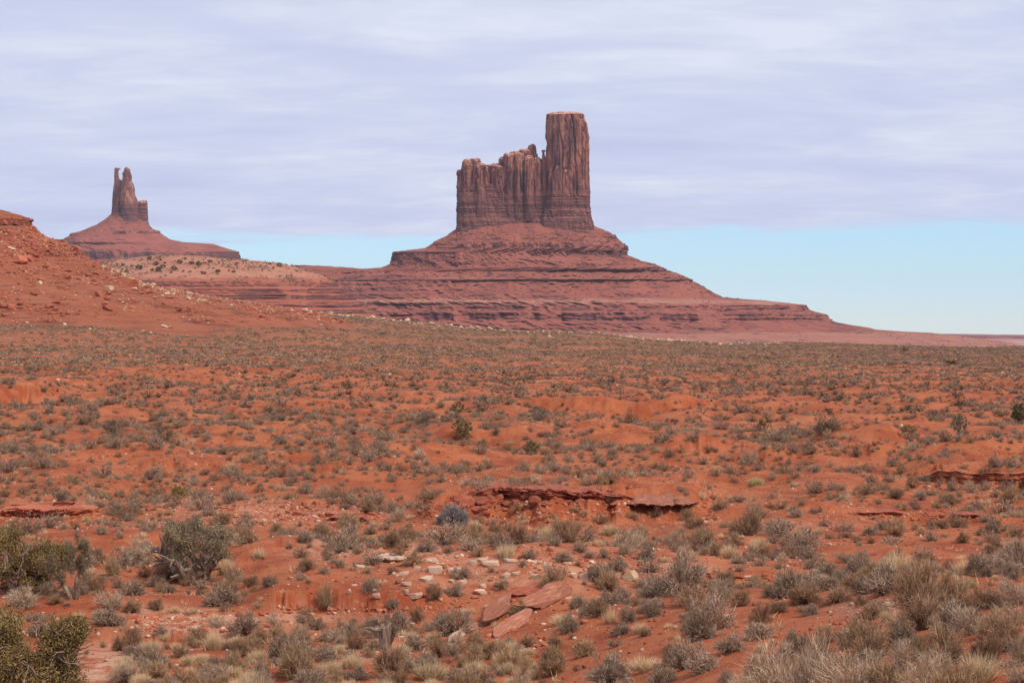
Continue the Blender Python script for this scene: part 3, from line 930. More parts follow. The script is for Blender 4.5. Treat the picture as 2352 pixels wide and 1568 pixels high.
# ------------------------------------------------------------------ plants
def blades(P, D, L_, W, C0, C1, rng, bend=0.15, seg=2):
    """thin leaf / twig strips; returns verts, quads, tris, colours"""
    n = len(P)
    D = D / np.linalg.norm(D, axis=1, keepdims=True)
    rv = rng.normal(size=(n, 3))
    S = np.cross(D, rv)
    S /= np.linalg.norm(S, axis=1, keepdims=True) + 1e-9
    B = np.cross(S, D) * bend
    L_, W = np.asarray(L_).reshape(-1, 1) * np.ones((n, 1)), np.asarray(W).reshape(-1, 1) * np.ones((n, 1))
    if seg == 1:
        V = np.stack([P - S * W / 2, P + S * W / 2, P + D * L_ + B * L_], 1)
        C = np.stack([C0, C0, C1], 1)
        T = (np.arange(n)[:, None] * 3 + np.array([[0, 1, 2]]))
        return V.reshape(-1, 3), np.zeros((0, 4), int), T, C.reshape(-1, 3)
    M = P + D * L_ * 0.55 + B * L_ * 0.35
    V = np.stack([P - S * W / 2, P + S * W / 2, M - S * W * 0.42, M + S * W * 0.42, P + D * L_ + B * L_], 1)
    Cm = (C0 + C1) / 2
    C = np.stack([C0, C0, Cm, Cm, C1], 1)
    i = np.arange(n)[:, None] * 5
    return V.reshape(-1, 3), i + np.array([[0, 1, 3, 2]]), i + np.array([[2, 3, 4]]), C.reshape(-1, 3)


def join(parts):
    Vs, Q, T, C, o = [], [], [], [], 0
    for v, q, t, c in parts:
        Vs.append(v)
        Q.append(q + o)
        T.append(t + o)
        C.append(c)
        o += len(v)
    return np.concatenate(Vs), np.concatenate(Q), np.concatenate(T), np.concatenate(C)


def pick(rng, cols, n, var=0.22):
    c = np.array(cols)[rng.integers(0, len(cols), n)]
    return c * (1 + rng.uniform(-var, var, (n, 1)))


PAL = {
    "s": ([(0.345, 0.236, 0.160), (0.410, 0.292, 0.203), (0.280, 0.188, 0.125), (0.480, 0.352, 0.255), (0.310, 0.186, 0.122)], [(0.24, 0.148, 0.10), (0.14, 0.088, 0.062)]),
    "b": ([(0.315, 0.175, 0.094), (0.39, 0.228, 0.130), (0.255, 0.138, 0.075), (0.43, 0.27, 0.172), (0.29, 0.19, 0.108)], [(0.19, 0.105, 0.065), (0.12, 0.068, 0.05)]),
    "t": ([(0.66, 0.46, 0.26), (0.72, 0.53, 0.32), (0.55, 0.37, 0.20), (0.62, 0.47, 0.30)], [(0.38, 0.25, 0.145), (0.29, 0.19, 0.12)]),
    "x": ([(0.468, 0.295, 0.166), (0.378, 0.234, 0.131), (0.541, 0.356, 0.204), (0.307, 0.189, 0.105)], [(0.234, 0.132, 0.073), (0.163, 0.091, 0.051)]),
    "w": ([(0.54, 0.385, 0.250), (0.44, 0.300, 0.190), (0.62, 0.465, 0.325), (0.35, 0.22, 0.14)], [(0.37, 0.265, 0.19), (0.23, 0.15, 0.105)]),
    "u": ([(0.300, 0.258, 0.238), (0.365, 0.315, 0.290), (0.24, 0.205, 0.188)], [(0.20, 0.16, 0.14), (0.14, 0.11, 0.10)]),
    "y": ([(0.46, 0.38, 0.16), (0.52, 0.43, 0.21), (0.38, 0.31, 0.14)], [(0.24, 0.17, 0.09), (0.2, 0.14, 0.08)]),
    "d": ([(0.21, 0.145, 0.095), (0.165, 0.118, 0.08), (0.27, 0.19, 0.125)], [(0.11, 0.075, 0.055), (0.08, 0.055, 0.045)]),
}


def shrub_parts(kind, rng, n=1.0, wscale=1.0, seg=2):
    """unit shrub, about 1 wide and 0.6 tall: foliage and stems"""
    leaf, wood = PAL[kind]
    fol, stm = [], []
    if kind in "ty":
        nt = int(10 * max(n, 0.5))
        for k in range(nt):
            r, a = 0.24 * math.sqrt(rng.random()), rng.random() * 6.283
            c = np.array([r * math.cos(a), r * math.sin(a), 0.0])
            m = max(3, int(105 * n))
            P = c + rng.normal(size=(m, 3)) * np.array([0.045, 0.045, 0.0])
            D = np.array([c[0], c[1], 0]) * 2.0 + rng.normal(size=(m, 3)) * np.array([0.34, 0.34, 0.05]) + np.array([0, 0, 0.95])
            Ln = rng.uniform(0.28, 0.68, m) * (1 - r * 0.9)
            c1 = pick(rng, leaf, m)
            fol.append(blades(P, D, Ln, 0.0075 * wscale, c1 * 0.8, c1, rng, 0.25, seg))
        m = max(4, int(90 * n))
        P = rng.normal(size=(m, 3)) * np.array([0.16, 0.16, 0.0])
        D = rng.normal(size=(m, 3)) * np.array([0.6, 0.6, 0.1]) + np.array([0, 0, 0.5])
        c1 = pick(rng, wood, m)
        stm.append(blades(P, D, rng.uniform(0.15, 0.35, m), 0.012 * wscale, c1, c1, rng, 0.2, seg))
    else:
        hh = {"s": 0.56, "b": 0.62, "x": 0.62, "w": 0.62, "u": 0.60, "d": 0.6}[kind]
        nc = max(7, int({"s": 46, "b": 40, "x": 40, "w": 30, "u": 60, "d": 46}[kind] * (0.45 + 0.55 * min(n, 1.2))))
        m = max(3, int({"s": 50, "b": 50, "x": 50, "w": 44, "u": 50, "d": 50}[kind] * n))
        ax, ay = rng.uniform(0.85, 1.15), rng.uniform(0.85, 1.15)
        lobes = rng.normal(size=(5, 3))
        for k in range(nc):
            d = rng.normal(size=3)
            d[2] = abs(d[2]) * 0.9 + 0.06
            d /= np.linalg.norm(d)
            lob = 1 + 0.14 * math.sin(3 * math.atan2(d[1], d[0]) + lobes[0, 0] * 3) + 0.10 * lobes[1, 1] * d[0]
            rad = rng.uniform(0.22, 0.40) * lob
            c = np.array([d[0] * rad * ax, d[1] * rad * ay, (d[2] * rad * 1.25 + 0.04) * hh / 0.6])
            P = c + rng.normal(size=(m, 3)) * 0.045
            up = {"s": 0.45, "b": 0.75, "x": 1.0, "w": 0.6, "u": 0.5, "d": 0.4}[kind]
            D = d * 0.75 + np.array([0, 0, up * 0.8]) + rng.normal(size=(m, 3)) * 0.62
            Ln = rng.uniform(0.04, 0.145, m) * {"s": 1.0, "b": 1.25, "x": 1.55, "w": 1.7, "u": 1.1, "d": 1.0}[kind]
            c1 = pick(rng, leaf, m) * (1 + rng.uniform(-0.16, 0.16))
            fol.append(blades(P, D, Ln, {"s": 0.0088, "b": 0.0070, "x": 0.0070, "w": 0.0062, "u": 0.0085, "d": 0.0088}[kind] * wscale, c1 * 0.88, c1, rng, 0.2, seg))
            q = max(2, int(5 * n))
            P2 = np.zeros((q, 3)) + rng.normal(size=(q, 3)) * np.array([0.05, 0.05, 0])
            D2 = c + rng.normal(size=(q, 3)) * 0.07 - P2
            c2 = pick(rng, wood, q)
            stm.append(blades(P2, D2, np.linalg.norm(D2, axis=1) * 1.15, 0.013 * wscale, c2, c2, rng, 0.12, seg))
    return join(fol), join(stm)


def as_mesh(name, part, mat):
    v, q, t, c = part
    return mesh_from(name, v, [q, t], mat, col=c)


WORD = {"s": ("sagebrush", "sagebrush", "grey"), "b": ("brown_shrub", "shrub", "rusty brown"), "t": ("bunchgrass", "grass tuft", "straw-coloured"),
        "x": ("dry_brush", "brush", "tan-grey"), "w": ("twig_bush", "twig bush", "pale bare"), "u": ("blue_grey_bush", "bush", "blue-grey"),
        "y": ("bunchgrass", "grass tuft", "yellow"), "d": ("sagebrush", "sagebrush", "dark brown")}
GROUPS = {"s": "sagebrush on the red ground", "b": "brown shrubs on the red ground", "t": "dry bunchgrass tufts", "x": "dry tan-grey brush",
          "w": "pale leafless twig bushes", "u": None, "y": "dry bunchgrass tufts", "d": "sagebrush on the red ground"}
PROTO = {}
prng = np.random.default_rng(5)
for kd, cnt in (("s", 9), ("b", 7), ("t", 6), ("x", 6), ("w", 5), ("u", 1), ("y", 2), ("d", 3)):
    PROTO[kd] = []
    for i in range(cnt):
        f, st_ = shrub_parts(kd, prng, 1.0 if kd != "u" else 1.5)
        nm = WORD[kd][0]
        f2, st2 = shrub_parts(kd, prng, 0.6, 1.35)
        PROTO[kd].append((as_mesh("foliage", f, M_BLADE), as_mesh("stems", st_, M_BLADE), as_mesh(nm, join([f2, st2]), M_BLADE)))

rnd = random.Random(77)
COUNT = {}
TAKEN = []          # x, y, radius of things on the ground


def put_shrub(kind, X, Y, size, look=None, label=None, hf=None):
    z = float(z_at(X, Y))
    nm, noun, tone = WORD[kind]
    fol, stm, one = rnd.choice(PROTO[kind])
    wpx = size / Y * F
    COUNT[nm] = COUNT.get(nm, 0) + 1
    if wpx > 44:
        o = link(nm, None)
        a = link("foliage", fol, o)
        b = link("stems", stm, o)
    else:
        o = link(nm, one)
    o.location = (X, Y, z - 0.02 * size)
    hf = hf or rnd.uniform(0.72, 1.3)
    o.scale = (size * rnd.uniform(0.92, 1.08), size * rnd.uniform(0.92, 1.08), size * hf)
    o.rotation_euler = (rnd.uniform(-.1, .1), rnd.uniform(-.1, .1), rnd.uniform(0, 6.283))
    TAKEN.append((X, Y, size * 0.5))
    sz = "large" if wpx > 74 else "medium" if wpx > 42 else "small" if wpx > 22 else "tiny"
    hw = "tall" if hf > 1.12 else "low" if hf < 0.93 else "rounded"
    if label:
        tag(o, label, noun, GROUPS[kind])
    else:
        want_label(o, f"{sz} {hw} {tone}", noun, noun, GROUPS[kind])
    return o


# the shrubs one can pick out in the photograph: view, x, y of the foot, width, kind
V1, V2, V3, V4 = (0.0, 0.3044), (631.6, 0.3044), (1148.4, 0.3044), (1665.2, 0.3043)
SH = {
    V1: [(1060, 580, 250, "w"), (770, 445, 140, "s"), (905, 475, 110, "x"), (220, 485, 90, "t"), (300, 508, 90, "s"), (190, 420, 100, "b"), (480, 405, 110, "s"), (785, 345, 60, "d"), (765, 243, 105, "s"),
         (550, 198, 110, "x"), (1280, 365, 110, "b"), (1270, 300, 90, "x"), (1860, 335, 110, "s"), (1340, 220, 120, "b"), (1010, 675, 260, "s"), (1230, 700, 130, "s"), (850, 755, 160, "x"), (1090, 765, 130, "x"),
         (1180, 835, 220, "s"), (890, 822, 70, "b"), (690, 845, 160, "s"), (830, 1005, 280, "w"), (1000, 1035, 220, "b"), (1180, 1015, 150, "b"), (1310, 1035, 130, "t"), (1440, 1045, 130, "t"), (1700, 1030, 130, "b"),
         (1590, 912, 92, "b"), (1650, 848, 110, "s"), (1580, 800, 140, "t"), (1760, 805, 180, "s"), (1700, 742, 190, "t"), (1920, 872, 95, "b"), (2040, 830, 160, "s"), (1950, 995, 110, "w"), (1840, 1195, 260, "s"),
         (1600, 1092, 110, "t"), (180, 985, 290, "w"), (510, 985, 80, "s"), (420, 965, 150, "x"), (1490, 1275, 260, "b"), (1230, 1245, 110, "t"), (1220, 1195, 140, "s"), (900, 1325, 160, "b"), (780, 1300, 80, "b"),
         (1150, 1435, 280, "s"), (1240, 1405, 130, "t"), (1420, 1435, 150, "t"), (1600, 1440, 200, "s"), (1740, 1432, 160, "s"), (1880, 1325, 250, "b"), (1950, 1405, 170, "t"), (1620, 1560, 300, "s"), (1950, 1500, 110, "w"),
         (2070, 1125, 140, "w"), (2080, 1215, 150, "x"), (950, 1565, 260, "s"), (1100, 1485, 200, "w"), (530, 1570, 150, "b"), (650, 1345, 60, "b"), (1350, 1560, 240, "x")],
    V2: [(220, 503, 150, "s"), (260, 548, 70, "b"), (410, 492, 110, "b"), (610, 470, 60, "s"), (990, 483, 170, "b"), (1100, 475, 100, "s"), (720, 442, 150, "s"), (940, 305, 120, "x"), (1020, 332, 120, "t"), (710, 368, 70, "s"),
         (1820, 280, 100, "b"), (1860, 335, 85, "w"), (620, 596, 90, "b"), (800, 582, 60, "t"), (1140, 572, 200, "s"), (1300, 584, 120, "s"), (1040, 672, 200, "x"), (1545, 612, 130, "x"), (1740, 625, 180, "t"),
         (1920, 625, 150, "s"), (1870, 685, 100, "s"), (2180, 645, 170, "s"), (880, 742, 100, "b"), (1270, 702, 70, "b"), (1430, 733, 70, "b"), (1700, 862, 150, "x"), (1380, 862, 80, "b"), (1200, 925, 170, "b"),
         (890, 985, 145, "s"), (250, 705, 200, "b"), (370, 742, 120, "s"), (200, 792, 120, "s"), (250, 812, 70, "b"), (490, 695, 110, "s"), (2100, 855, 250, "b"), (1830, 1050, 200, "x"), (1070, 1105, 150, "b"),
         (1170, 1175, 150, "w"), (1030, 1180, 60, "b"), (1450, 1052, 140, "t"), (1060, 1315, 290, "s"), (870, 1530, 340, "b"), (1130, 1490, 330, "s"), (610, 1305, 180, "b"), (460, 1252, 180, "w"), (270, 1255, 85, "t"),
         (190, 1235, 180, "w"), (70, 1345, 110, "s"), (400, 1405, 250, "s"), (570, 1450, 200, "t"), (970, 1345, 170, "t"), (1390, 1405, 110, "b"), (1500, 1405, 200, "x"), (1680, 1322, 140, "w"), (1900, 1295, 150, "b"),
         (2120, 1305, 180, "b"), (1650, 1475, 140, "w"), (2100, 1505, 250, "x"), (1600, 1565, 150, "b"), (1340, 1535, 120, "b"), (330, 1480, 160, "t"), (120, 1440, 120, "s"), (640, 1540, 220, "s"), (1190, 1240, 140, "t")],
    V3: [(810, 872, 205, "x"), (640, 825, 55, "s"), (1160, 852, 300, "s"), (1440, 985, 330, "b"), (1830, 985, 220, "b"), (1700, 905, 240, "s"), (2030, 922, 150, "d"), (2230, 975, 180, "b"), (2100, 1032, 155, "b"),
         (960, 1112, 200, "s"), (1110, 1035, 190, "s"), (740, 1065, 240, "b"), (520, 1175, 240, "s"), (1090, 1212, 150, "b"), (1960, 1235, 340, "s"), (1740, 1335, 290, "s"), (640, 1365, 240, "x"), (870, 1292, 140, "s"),
         (1230, 1580, 280, "s"), (410, 1505, 260, "x"), (830, 1415, 110, "b"), (580, 1475, 75, "b"), (1710, 782, 120, "s"), (1920, 790, 85, "s"), (1460, 805, 160, "b"), (2150, 835, 190, "t"), (890, 715, 220, "s"),
         (480, 645, 170, "s"), (590, 682, 75, "b"), (680, 622, 120, "s"), (790, 625, 120, "s"), (1110, 632, 180, "s"), (1240, 655, 95, "t"), (1310, 692, 65, "s"), (1410, 632, 140, "s"), (1530, 525, 250, "s"),
         (1040, 525, 190, "s"), (1530, 722, 75, "s"), (1800, 665, 160, "s"), (1980, 645, 85, "s"), (2110, 705, 130, "s"), (840, 205, 120, "x"), (1520, 185, 95, "t"), (570, 275, 90, "x"), (640, 312, 100, "x"),
         (1000, 335, 130, "b"), (1180, 312, 130, "b"), (1340, 245, 110, "b"), (1440, 240, 90, "b"), (1650, 260, 150, "b"), (400, 318, 80, "b"), (930, 1440, 60, "t")],
    V4: [(1130, 1085, 240, "b"), (1480, 1075, 420, "b"), (1480, 900, 300, "b"), (1080, 890, 260, "s"), (850, 960, 220, "b"), (620, 965, 240, "b"), (1100, 775, 250, "x"), (740, 792, 120, "t"), (2160, 785, 200, "s"),
         (2010, 592, 160, "b"), (1230, 705, 150, "s"), (1430, 700, 120, "s"), (1690, 705, 125, "b"), (1350, 1295, 260, "d"), (1080, 1340, 330, "x"), (770, 1262, 180, "x"), (400, 1032, 160, "b"), (880, 640, 130, "s"),
         (1800, 510, 150, "b"), (600, 470, 170, "s"), (2080, 670, 90, "x"), (1920, 712, 70, "b"), (1280, 460, 200, "x"), (1560, 495, 130, "s"), (1100, 445, 150, "s"), (1780, 395, 150, "b"), (1640, 400, 150, "b"), (1560, 385, 110, "b"),
         (900, 180, 110, "t"), (1060, 150, 120, "b"), (1290, 175, 160, "b"), (1480, 190, 130, "s"), (1690, 215, 180, "b"), (1890, 230, 110, "s"), (1970, 220, 100, "t"), (2150, 205, 170, "x"), (2050, 170, 120, "x"),
         (1650, 1330, 260, "x"), (300, 1345, 60, "t"), (1850, 1200, 330, "w"), (2150, 1130, 300, "w"), (2120, 1330, 300, "b"), (1600, 1500, 300, "w"), (1900, 1570, 330, "t"), (2210, 1560, 260, "w"), (1750, 1420, 240, "b"),
         (370, 1680, 420, "w"), (640, 1730, 460, "w"), (960, 1760, 470, "w"), (1240, 1690, 400, "x"), (150, 1640, 240, "w"), (820, 1600, 260, "t"), (1480, 1660, 320, "w"), (1720, 1680, 330, "x"), (500, 1560, 300, "x"), (1080, 1560, 320, "w"), (1350, 1480, 260, "w"), (1980, 1440, 300, "b"), (2240, 1420, 260, "w"), (1300, 1180, 200, "w"), (1620, 1080, 280, "w"), (1760, 1010, 260, "x"), (1980, 1010, 280, "b"), (2200, 980, 280, "w"), (1680, 940, 240, "x"), (2060, 1210, 300, "x"), (1480, 1390, 220, "x"), (700, 1600, 300, "w"), (240, 1560, 200, "x")],
}
# named landmark shrubs
def lone(px, py, wpx, kind, label, hf=1.0):
    X, Y, z = at(px, py)
    return put_shrub(kind, X, Y, wpx / F * Y, label=label, hf=hf)


lone(1040, 1207, 88, "u", "blue-grey leafless bush below the left end of the dark red ledge", 0.95)
lone(748, 1395, 50, "x", "lone tall bunchgrass with grey skirts on the undercut red bank", 1.75)
lone(1548, 1532, 80, "b", "brown domed shrub on bare red slope beside a smaller sagebrush", 1.2)
lone(1608, 1468, 106, "s", "large twiggy sagebrush alone on the red slope with grey bare stems", 1.25)
lone(1400, 1430, 40, "t", "tall straw grass standing upright among dark shrubs", 2.1)
lone(2219, 1352, 50, "y", "yellow grass clump behind the broad brown shrub", 1.1)
lone(888, 1512, 30, "y", "small spiky yellow yucca-like tuft in front of the weathered stump", 1.0)
lone(1733, 1116, 46, "y", "yellowish green bush on the rim beyond the ledge", 1.0)
for (vx, vs_), L_ in SH.items():
    for zx, zy, w, kd in L_:
        px, py, wpx = vx + zx * vs_, 1091 + zy * vs_, w * vs_
        if vx > 1600 and zy > 850:
            wpx *= 1.35 if zy > 1450 else 1.22
        X, Y, z = at(px, py)
        put_shrub(kd, X, Y, wpx / F * Y)
TK0 = len(TAKEN)

# places kept bare or rocky (picture ellipses)
BARE = [(1230, 1345, 260, 50), (1020, 1400, 330, 26), (1180, 1420, 150, 70), (225, 1535, 95, 60), (460, 1430, 150, 26), (1450, 1490, 300, 40), (1900, 1450, 130, 40),
        (720, 1330, 180, 26), (1900, 1200, 190, 26), (2150, 1265, 190, 30), (1180, 1160, 220, 26), (650, 1180, 260, 22), (100, 1172, 130, 22), (1900, 1102, 130, 22), (1980, 1060, 110, 22), (2240, 1070, 140, 24),
        (980, 1128, 130, 20), (1480, 1150, 120, 16), (340, 1050, 80, 16), (1420, 938, 190, 12), (60, 912, 90, 12), (560, 1270, 60, 22), (660, 1300, 90, 30)]


def bare(px, py):
    v = np.zeros_like(px)
    for cx, cy, rx, ry in BARE:
        v = np.maximum(v, np.exp(-(((px - cx) / rx) ** 2 + ((py - cy) / ry) ** 2) ** 2))
    return v


def scatter(rng, n, Y0, Y1, smax=0.40):
    Y = np.sqrt(rng.random(n) * (Y1 ** 2 - Y0 ** 2) + Y0 ** 2)
    s = rng.uniform(-smax, smax, n)
    X = s * Y
    return X, Y, z_at(X, Y)


# thick dry growth along the near edge
erng = np.random.default_rng(303)
for _ in range(400):
    px, py = erng.uniform(280, 1240), 1478 + 130 * erng.random() ** 0.8
    X, Y, z = at(px, py)
    size = float(np.clip(erng.lognormal(-0.62, 0.35), 0.25, 1.0))
    if any((X - tx) ** 2 + (Y - ty) ** 2 < ((size * 0.5 + tr) * 0.72) ** 2 for tx, ty, tr in TAKEN):
        continue
    u = erng.random()
    put_shrub("s" if u < 0.30 else "t" if u < 0.58 else "x" if u < 0.80 else "b" if u < 0.95 else "w", X, Y, size)
# further single shrubs over the near ground
frng = np.random.default_rng(21)
X, Y, Z = scatter(frng, 14500, 20, 112, 0.44)
PXs, PYs = HX + X / Y * F, HY - Z / Y * F
dn = fbm(X * 0.16, Y * 0.12, 4.4, 3)
bz = bare(PXs, PYs)
hill_n = fbm(X * 0.2 + 9, Y * 0.2, 7.7, 2)
grid = {}
for (tx, ty, tr) in TAKEN:
    grid.setdefault((int(tx // 3), int(ty // 3)), []).append((tx, ty, tr))
LIMIT = {"sagebrush": 290, "brown_shrub": 250, "bunchgrass": 220, "dry_brush": 180, "twig_bush": 130}
order = np.argsort(Y)
LEFT = []
for i in order:
    x, y = float(X[i]), float(Y[i])
    if frng.random() > float(np.clip(0.50 + dn[i] * 1.7, 0.04, 1.0)) * (1 - 0.97 * float(bz[i])):
        continue
    u = frng.random()
    kd = "s" if u < 0.50 else "b" if u < 0.70 else "x" if u < 0.82 else "t" if u < 0.95 else "w" if u < 0.98 else "d"
    size = float(np.clip(frng.lognormal(-0.46, 0.50), 0.24, 1.6)) * {"s": 1.0, "b": 0.9, "x": 0.75, "t": 0.6, "w": 0.9, "d": 0.9}[kd]
    r = size * 0.42
    gx, gy = int(x // 3), int(y // 3)
    if any((x - tx) ** 2 + (y - ty) ** 2 < (r + tr * 0.9) ** 2 for a in (-1, 0, 1) for b_ in (-1, 0, 1) for tx, ty, tr in grid.get((gx + a, gy + b_), ())):
        continue
    nm = WORD[kd][0]
    grid.setdefault((gx, gy), []).append((x, y, r))
    if COUNT.get(nm, 0) < LIMIT[nm] and abs(x / y) < 0.329:
        put_shrub(kd, x, y, size)
    else:
        LEFT.append((x, y, size, kd))

# ------------------------------------------------------------------ the rest of the brush, uncountable: one mesh
def brush_mass():
    rng = np.random.default_rng(31)
    kinds = ["s", "s", "b", "x", "d", "t"]
    lods = {}
    for lod, (n, ws, seg) in enumerate(((0.42, 2.0, 1), (0.16, 4.0, 1))):
        lods[lod] = [[join(shrub_parts(k, rng, n, ws, seg)) for _ in range(4)] for k in kinds]

    def pad(k):
        # far off: a low bumpy pad of leaf-sized facets
        m = 30
        d = rng.normal(size=(m, 3))
        d[:, 2] = np.abs(d[:, 2]) * 0.8 + 0.05
        d /= np.linalg.norm(d, axis=1, keepdims=True)
        P = d * np.array([0.36, 0.36, 0.30]) * rng.uniform(0.7, 1.0, (m, 1))
        c1 = pick(rng, PAL[k][0], m)
        return blades(P, d + np.array([0, 0, 0.25]) + rng.normal(size=(m, 3)) * 0.5, rng.uniform(0.14, 0.26, m), 0.13, c1 * 0.9, c1, rng, 0.2, 1)
    lods[2] = [[pad(k) for _ in range(5)] for k in kinds]
    inst = []                                     # x, y, z, size, kind, lod, flatness

    kd_i = {"s": 0, "b": 2, "x": 3, "d": 4, "t": 5, "w": 3}
    for x, y, size, kd in LEFT:
        inst.append((x, y, float(z_at(x, y)), size, kd_i[kd], 0, 1.0))
    arrs = [np.array(inst)] if inst else []
    for (Y0, Y1, dens, lod) in ((108, 165, 1.0, 0), (165, 300, 0.95, 1), (300, 900, 0.72, 2)):
        area = 0.42 * (Y1 ** 2 - Y0 ** 2)
        X, Y, Z = scatter(rng, int(area * dens), Y0, Y1, 0.42)
        px, py = HX + X / Y * F, HY - Z / Y * F
        d1 = fbm(X * 0.09, Y * 0.07, 4.4, 3)
        d2 = fbm(X * 0.35, Y * 0.30, 14.4, 2)
        hz = fbm(X * 0.02, Y * 0.02, 1.9, 2)
        # hollows collect brush, crowns of the swells stay bare
        crown = ground_z(X, Y) - (ground_z(X + 5, Y) + ground_z(X - 5, Y) + ground_z(X, Y + 6) + ground_z(X, Y - 6)) / 4
        p = 0.70 + d1 * 0.85 + d2 * 0.45 - crown * (0.8 if lod < 2 else 0.35) + hz * 0.3
        if lod == 2:
            band = fbm(X * 0.006, Y * 0.035, 12.0, 3)
            p = 0.66 + d1 * 0.6 + d2 * 0.3 + band * 0.9 - crown * 0.3 - 0.35 * ss(640, 860, Y)
        p = np.clip(p, 0.03, 1) * (1 - bare(px, py))
        k = rng.random(len(X)) < p
        X, Y, Z = X[k], Y[k], Z[k]
        n = len(X)
        u = rng.random(n)
        ki = np.select([u < 0.56, u < 0.66, u < 0.80, u < 0.94], [0, 2, 3, 4], 5)
        size = np.clip(rng.lognormal(-0.42 if lod < 2 else -0.08, 0.52, n), 0.26, 2.4) * np.where(ki == 5, 0.6, 1.0)
        hf = rng.uniform(0.7, 1.05, n) if lod < 2 else rng.uniform(0.7, 1.05, n)
        arrs.append(np.stack([X, Y, Z, size, ki, np.full(n, lod), hf], -1))
    A = np.concatenate(arrs)
    Vs, T, C, off = [], [], [], 0
    var = rng.integers(0, 4, len(A))
    ang = rng.random(len(A)) * 6.283
    tone = rng.uniform(0.74, 1.15, len(A))
    for lod in (0, 1, 2):
        for ki in range(6):
            for vv in range(4):
                sel = np.where((A[:, 5] == lod) & (A[:, 4] == ki) & (var == vv))[0]
                if not len(sel):
                    continue
                v, q, t, c = lods[lod][ki][vv]
                a = A[sel]
                ca, sa = np.cos(ang[sel]) * a[:, 3], np.sin(ang[sel]) * a[:, 3]
                w = np.empty((len(sel), len(v), 3), np.float32)
                w[:, :, 0] = v[None, :, 0] * ca[:, None] - v[None, :, 1] * sa[:, None] + a[:, 0:1]
                w[:, :, 1] = v[None, :, 0] * sa[:, None] + v[None, :, 1] * ca[:, None] + a[:, 1:2]
                w[:, :, 2] = v[None, :, 2] * (a[:, 3] * a[:, 6])[:, None] + a[:, 2:3] - 0.02
                Vs.append(w.reshape(-1, 3))
                T.append((t[None] + (off + np.arange(len(sel)) * len(v))[:, None, None]).reshape(-1, 3).astype(np.int32))
                C.append((c[None] * tone[sel][:, None, None]).reshape(-1, 3).astype(np.float32))
                off += len(sel) * len(v)
    me = mesh_from("sagebrush_cover", np.concatenate(Vs), [np.concatenate(T)], M_BLADE, col=np.concatenate(C))
    o = link("sagebrush_cover", me)
    tag(o, "grey and brown sagebrush dotting the red plain up to the far rise", "sagebrush cover", None, "stuff")


brush_mass()


# ------------------------------------------------------------------ stones
def ico(sub):
    bm = bmesh.new()
    bmesh.ops.create_icosphere(bm, subdivisions=sub, radius=1.0)
    v = np.array([p.co[:] for p in bm.verts])
    f = np.array([[q.index for q in p.verts] for p in bm.faces])
    bm.free()
    return v, f


ICO = {k: ico(k) for k in (1, 2, 4)}


def rock_shape(seed, sub=4, flat=1.0, cuts=11, rough=0.05, lo=0.55, hi=0.9):
    rng = np.random.default_rng(seed)
    v, f = ICO[sub]
    v = v.copy()
    for _ in range(cuts):
        n = rng.normal(size=3)
        n /= np.linalg.norm(n)
        d = rng.uniform(lo, hi)
        s = v @ n - d
        v = v - np.where(s > 0, s, 0)[:, None] * n
    if flat < 1:
        v[:, 2] = np.clip(v[:, 2], -flat, flat * rng.uniform(0.85, 1.0) + 0.12 * flat * v[:, 0])
        v[:, 2] /= flat
    nz = fbm(v[:, 0] * 3 + seed, v[:, 1] * 3, v[:, 2] * 3, 4, 0.6)
    v = v * (1 + nz[:, None] * rough * 2)
    return v, f


def rock_meshes(name, mat, seeds, **k):
    out = []
    for s in seeds:
        v, f = rock_shape(s, **k)
        out.append(mesh_from(name, v, [f], mat))
    return out


SLAB_PALE = rock_meshes("flat_stone", M_PALE, range(100, 109), flat=0.42, cuts=9)
SLAB_RED = rock_meshes("red_slab", M_RED, range(120, 128), flat=0.42, cuts=9)
SLAB_DARK = rock_meshes("red_block", M_DRED, range(140, 148), cuts=12)
def plank_shape(seed):
    """a thin broken plate of bedded sandstone, long in x"""
    rng = np.random.default_rng(seed)
    v, f = ICO[4]
    v = v.copy()
    v[:, 2] *= 2.2
    v[:, :2] *= 1.15
    for k in range(8):
        a = rng.uniform(0, 6.283)
        n = np.array([math.cos(a) * 0.9, math.sin(a), rng.normal() * 0.12])
        n /= np.linalg.norm(n)
        q = v @ n - rng.uniform(0.58, 0.92)
        v = v - np.where(q > 0, q, 0)[:, None] * n
    lay = np.round(fbm(v[:, 0] * 1.4 + seed, v[:, 1] * 1.8, 0.0, 3) * 2.6) * 0.22
    v[:, 2] = np.where(v[:, 2] > 0, np.minimum(v[:, 2], 0.55 + lay), np.maximum(v[:, 2], -0.9))
    rough_ = fbm(v[:, 0] * 5 + seed, v[:, 1] * 5, v[:, 2] * 4, 4, 0.6)
    v = v * (1 + rough_[:, None] * np.array([0.07, 0.10, 0.16]))
    return v, f


PLANK = []
for s_ in range(8):
    v_, f_ = plank_shape(s_ + 300)
    PLANK.append(v_)
PLANK_F = ICO[4][1]
P_RED = [mesh_from("red_slab", v_, [PLANK_F], M_SLAB) for v_ in PLANK]
P_DRED = [mesh_from("red_slab", v_, [PLANK_F], M_DRED) for v_ in PLANK]
P_PALE = [mesh_from("flat_stone", v_, [PLANK_F], M_PALE) for v_ in PLANK]
BOUL_CREAM = rock_meshes("pale_boulder", M_RIDGE, range(160, 168), cuts=12)
BOUL_RED = rock_meshes("red_boulder", M_RED, range(180, 188), cuts=12)


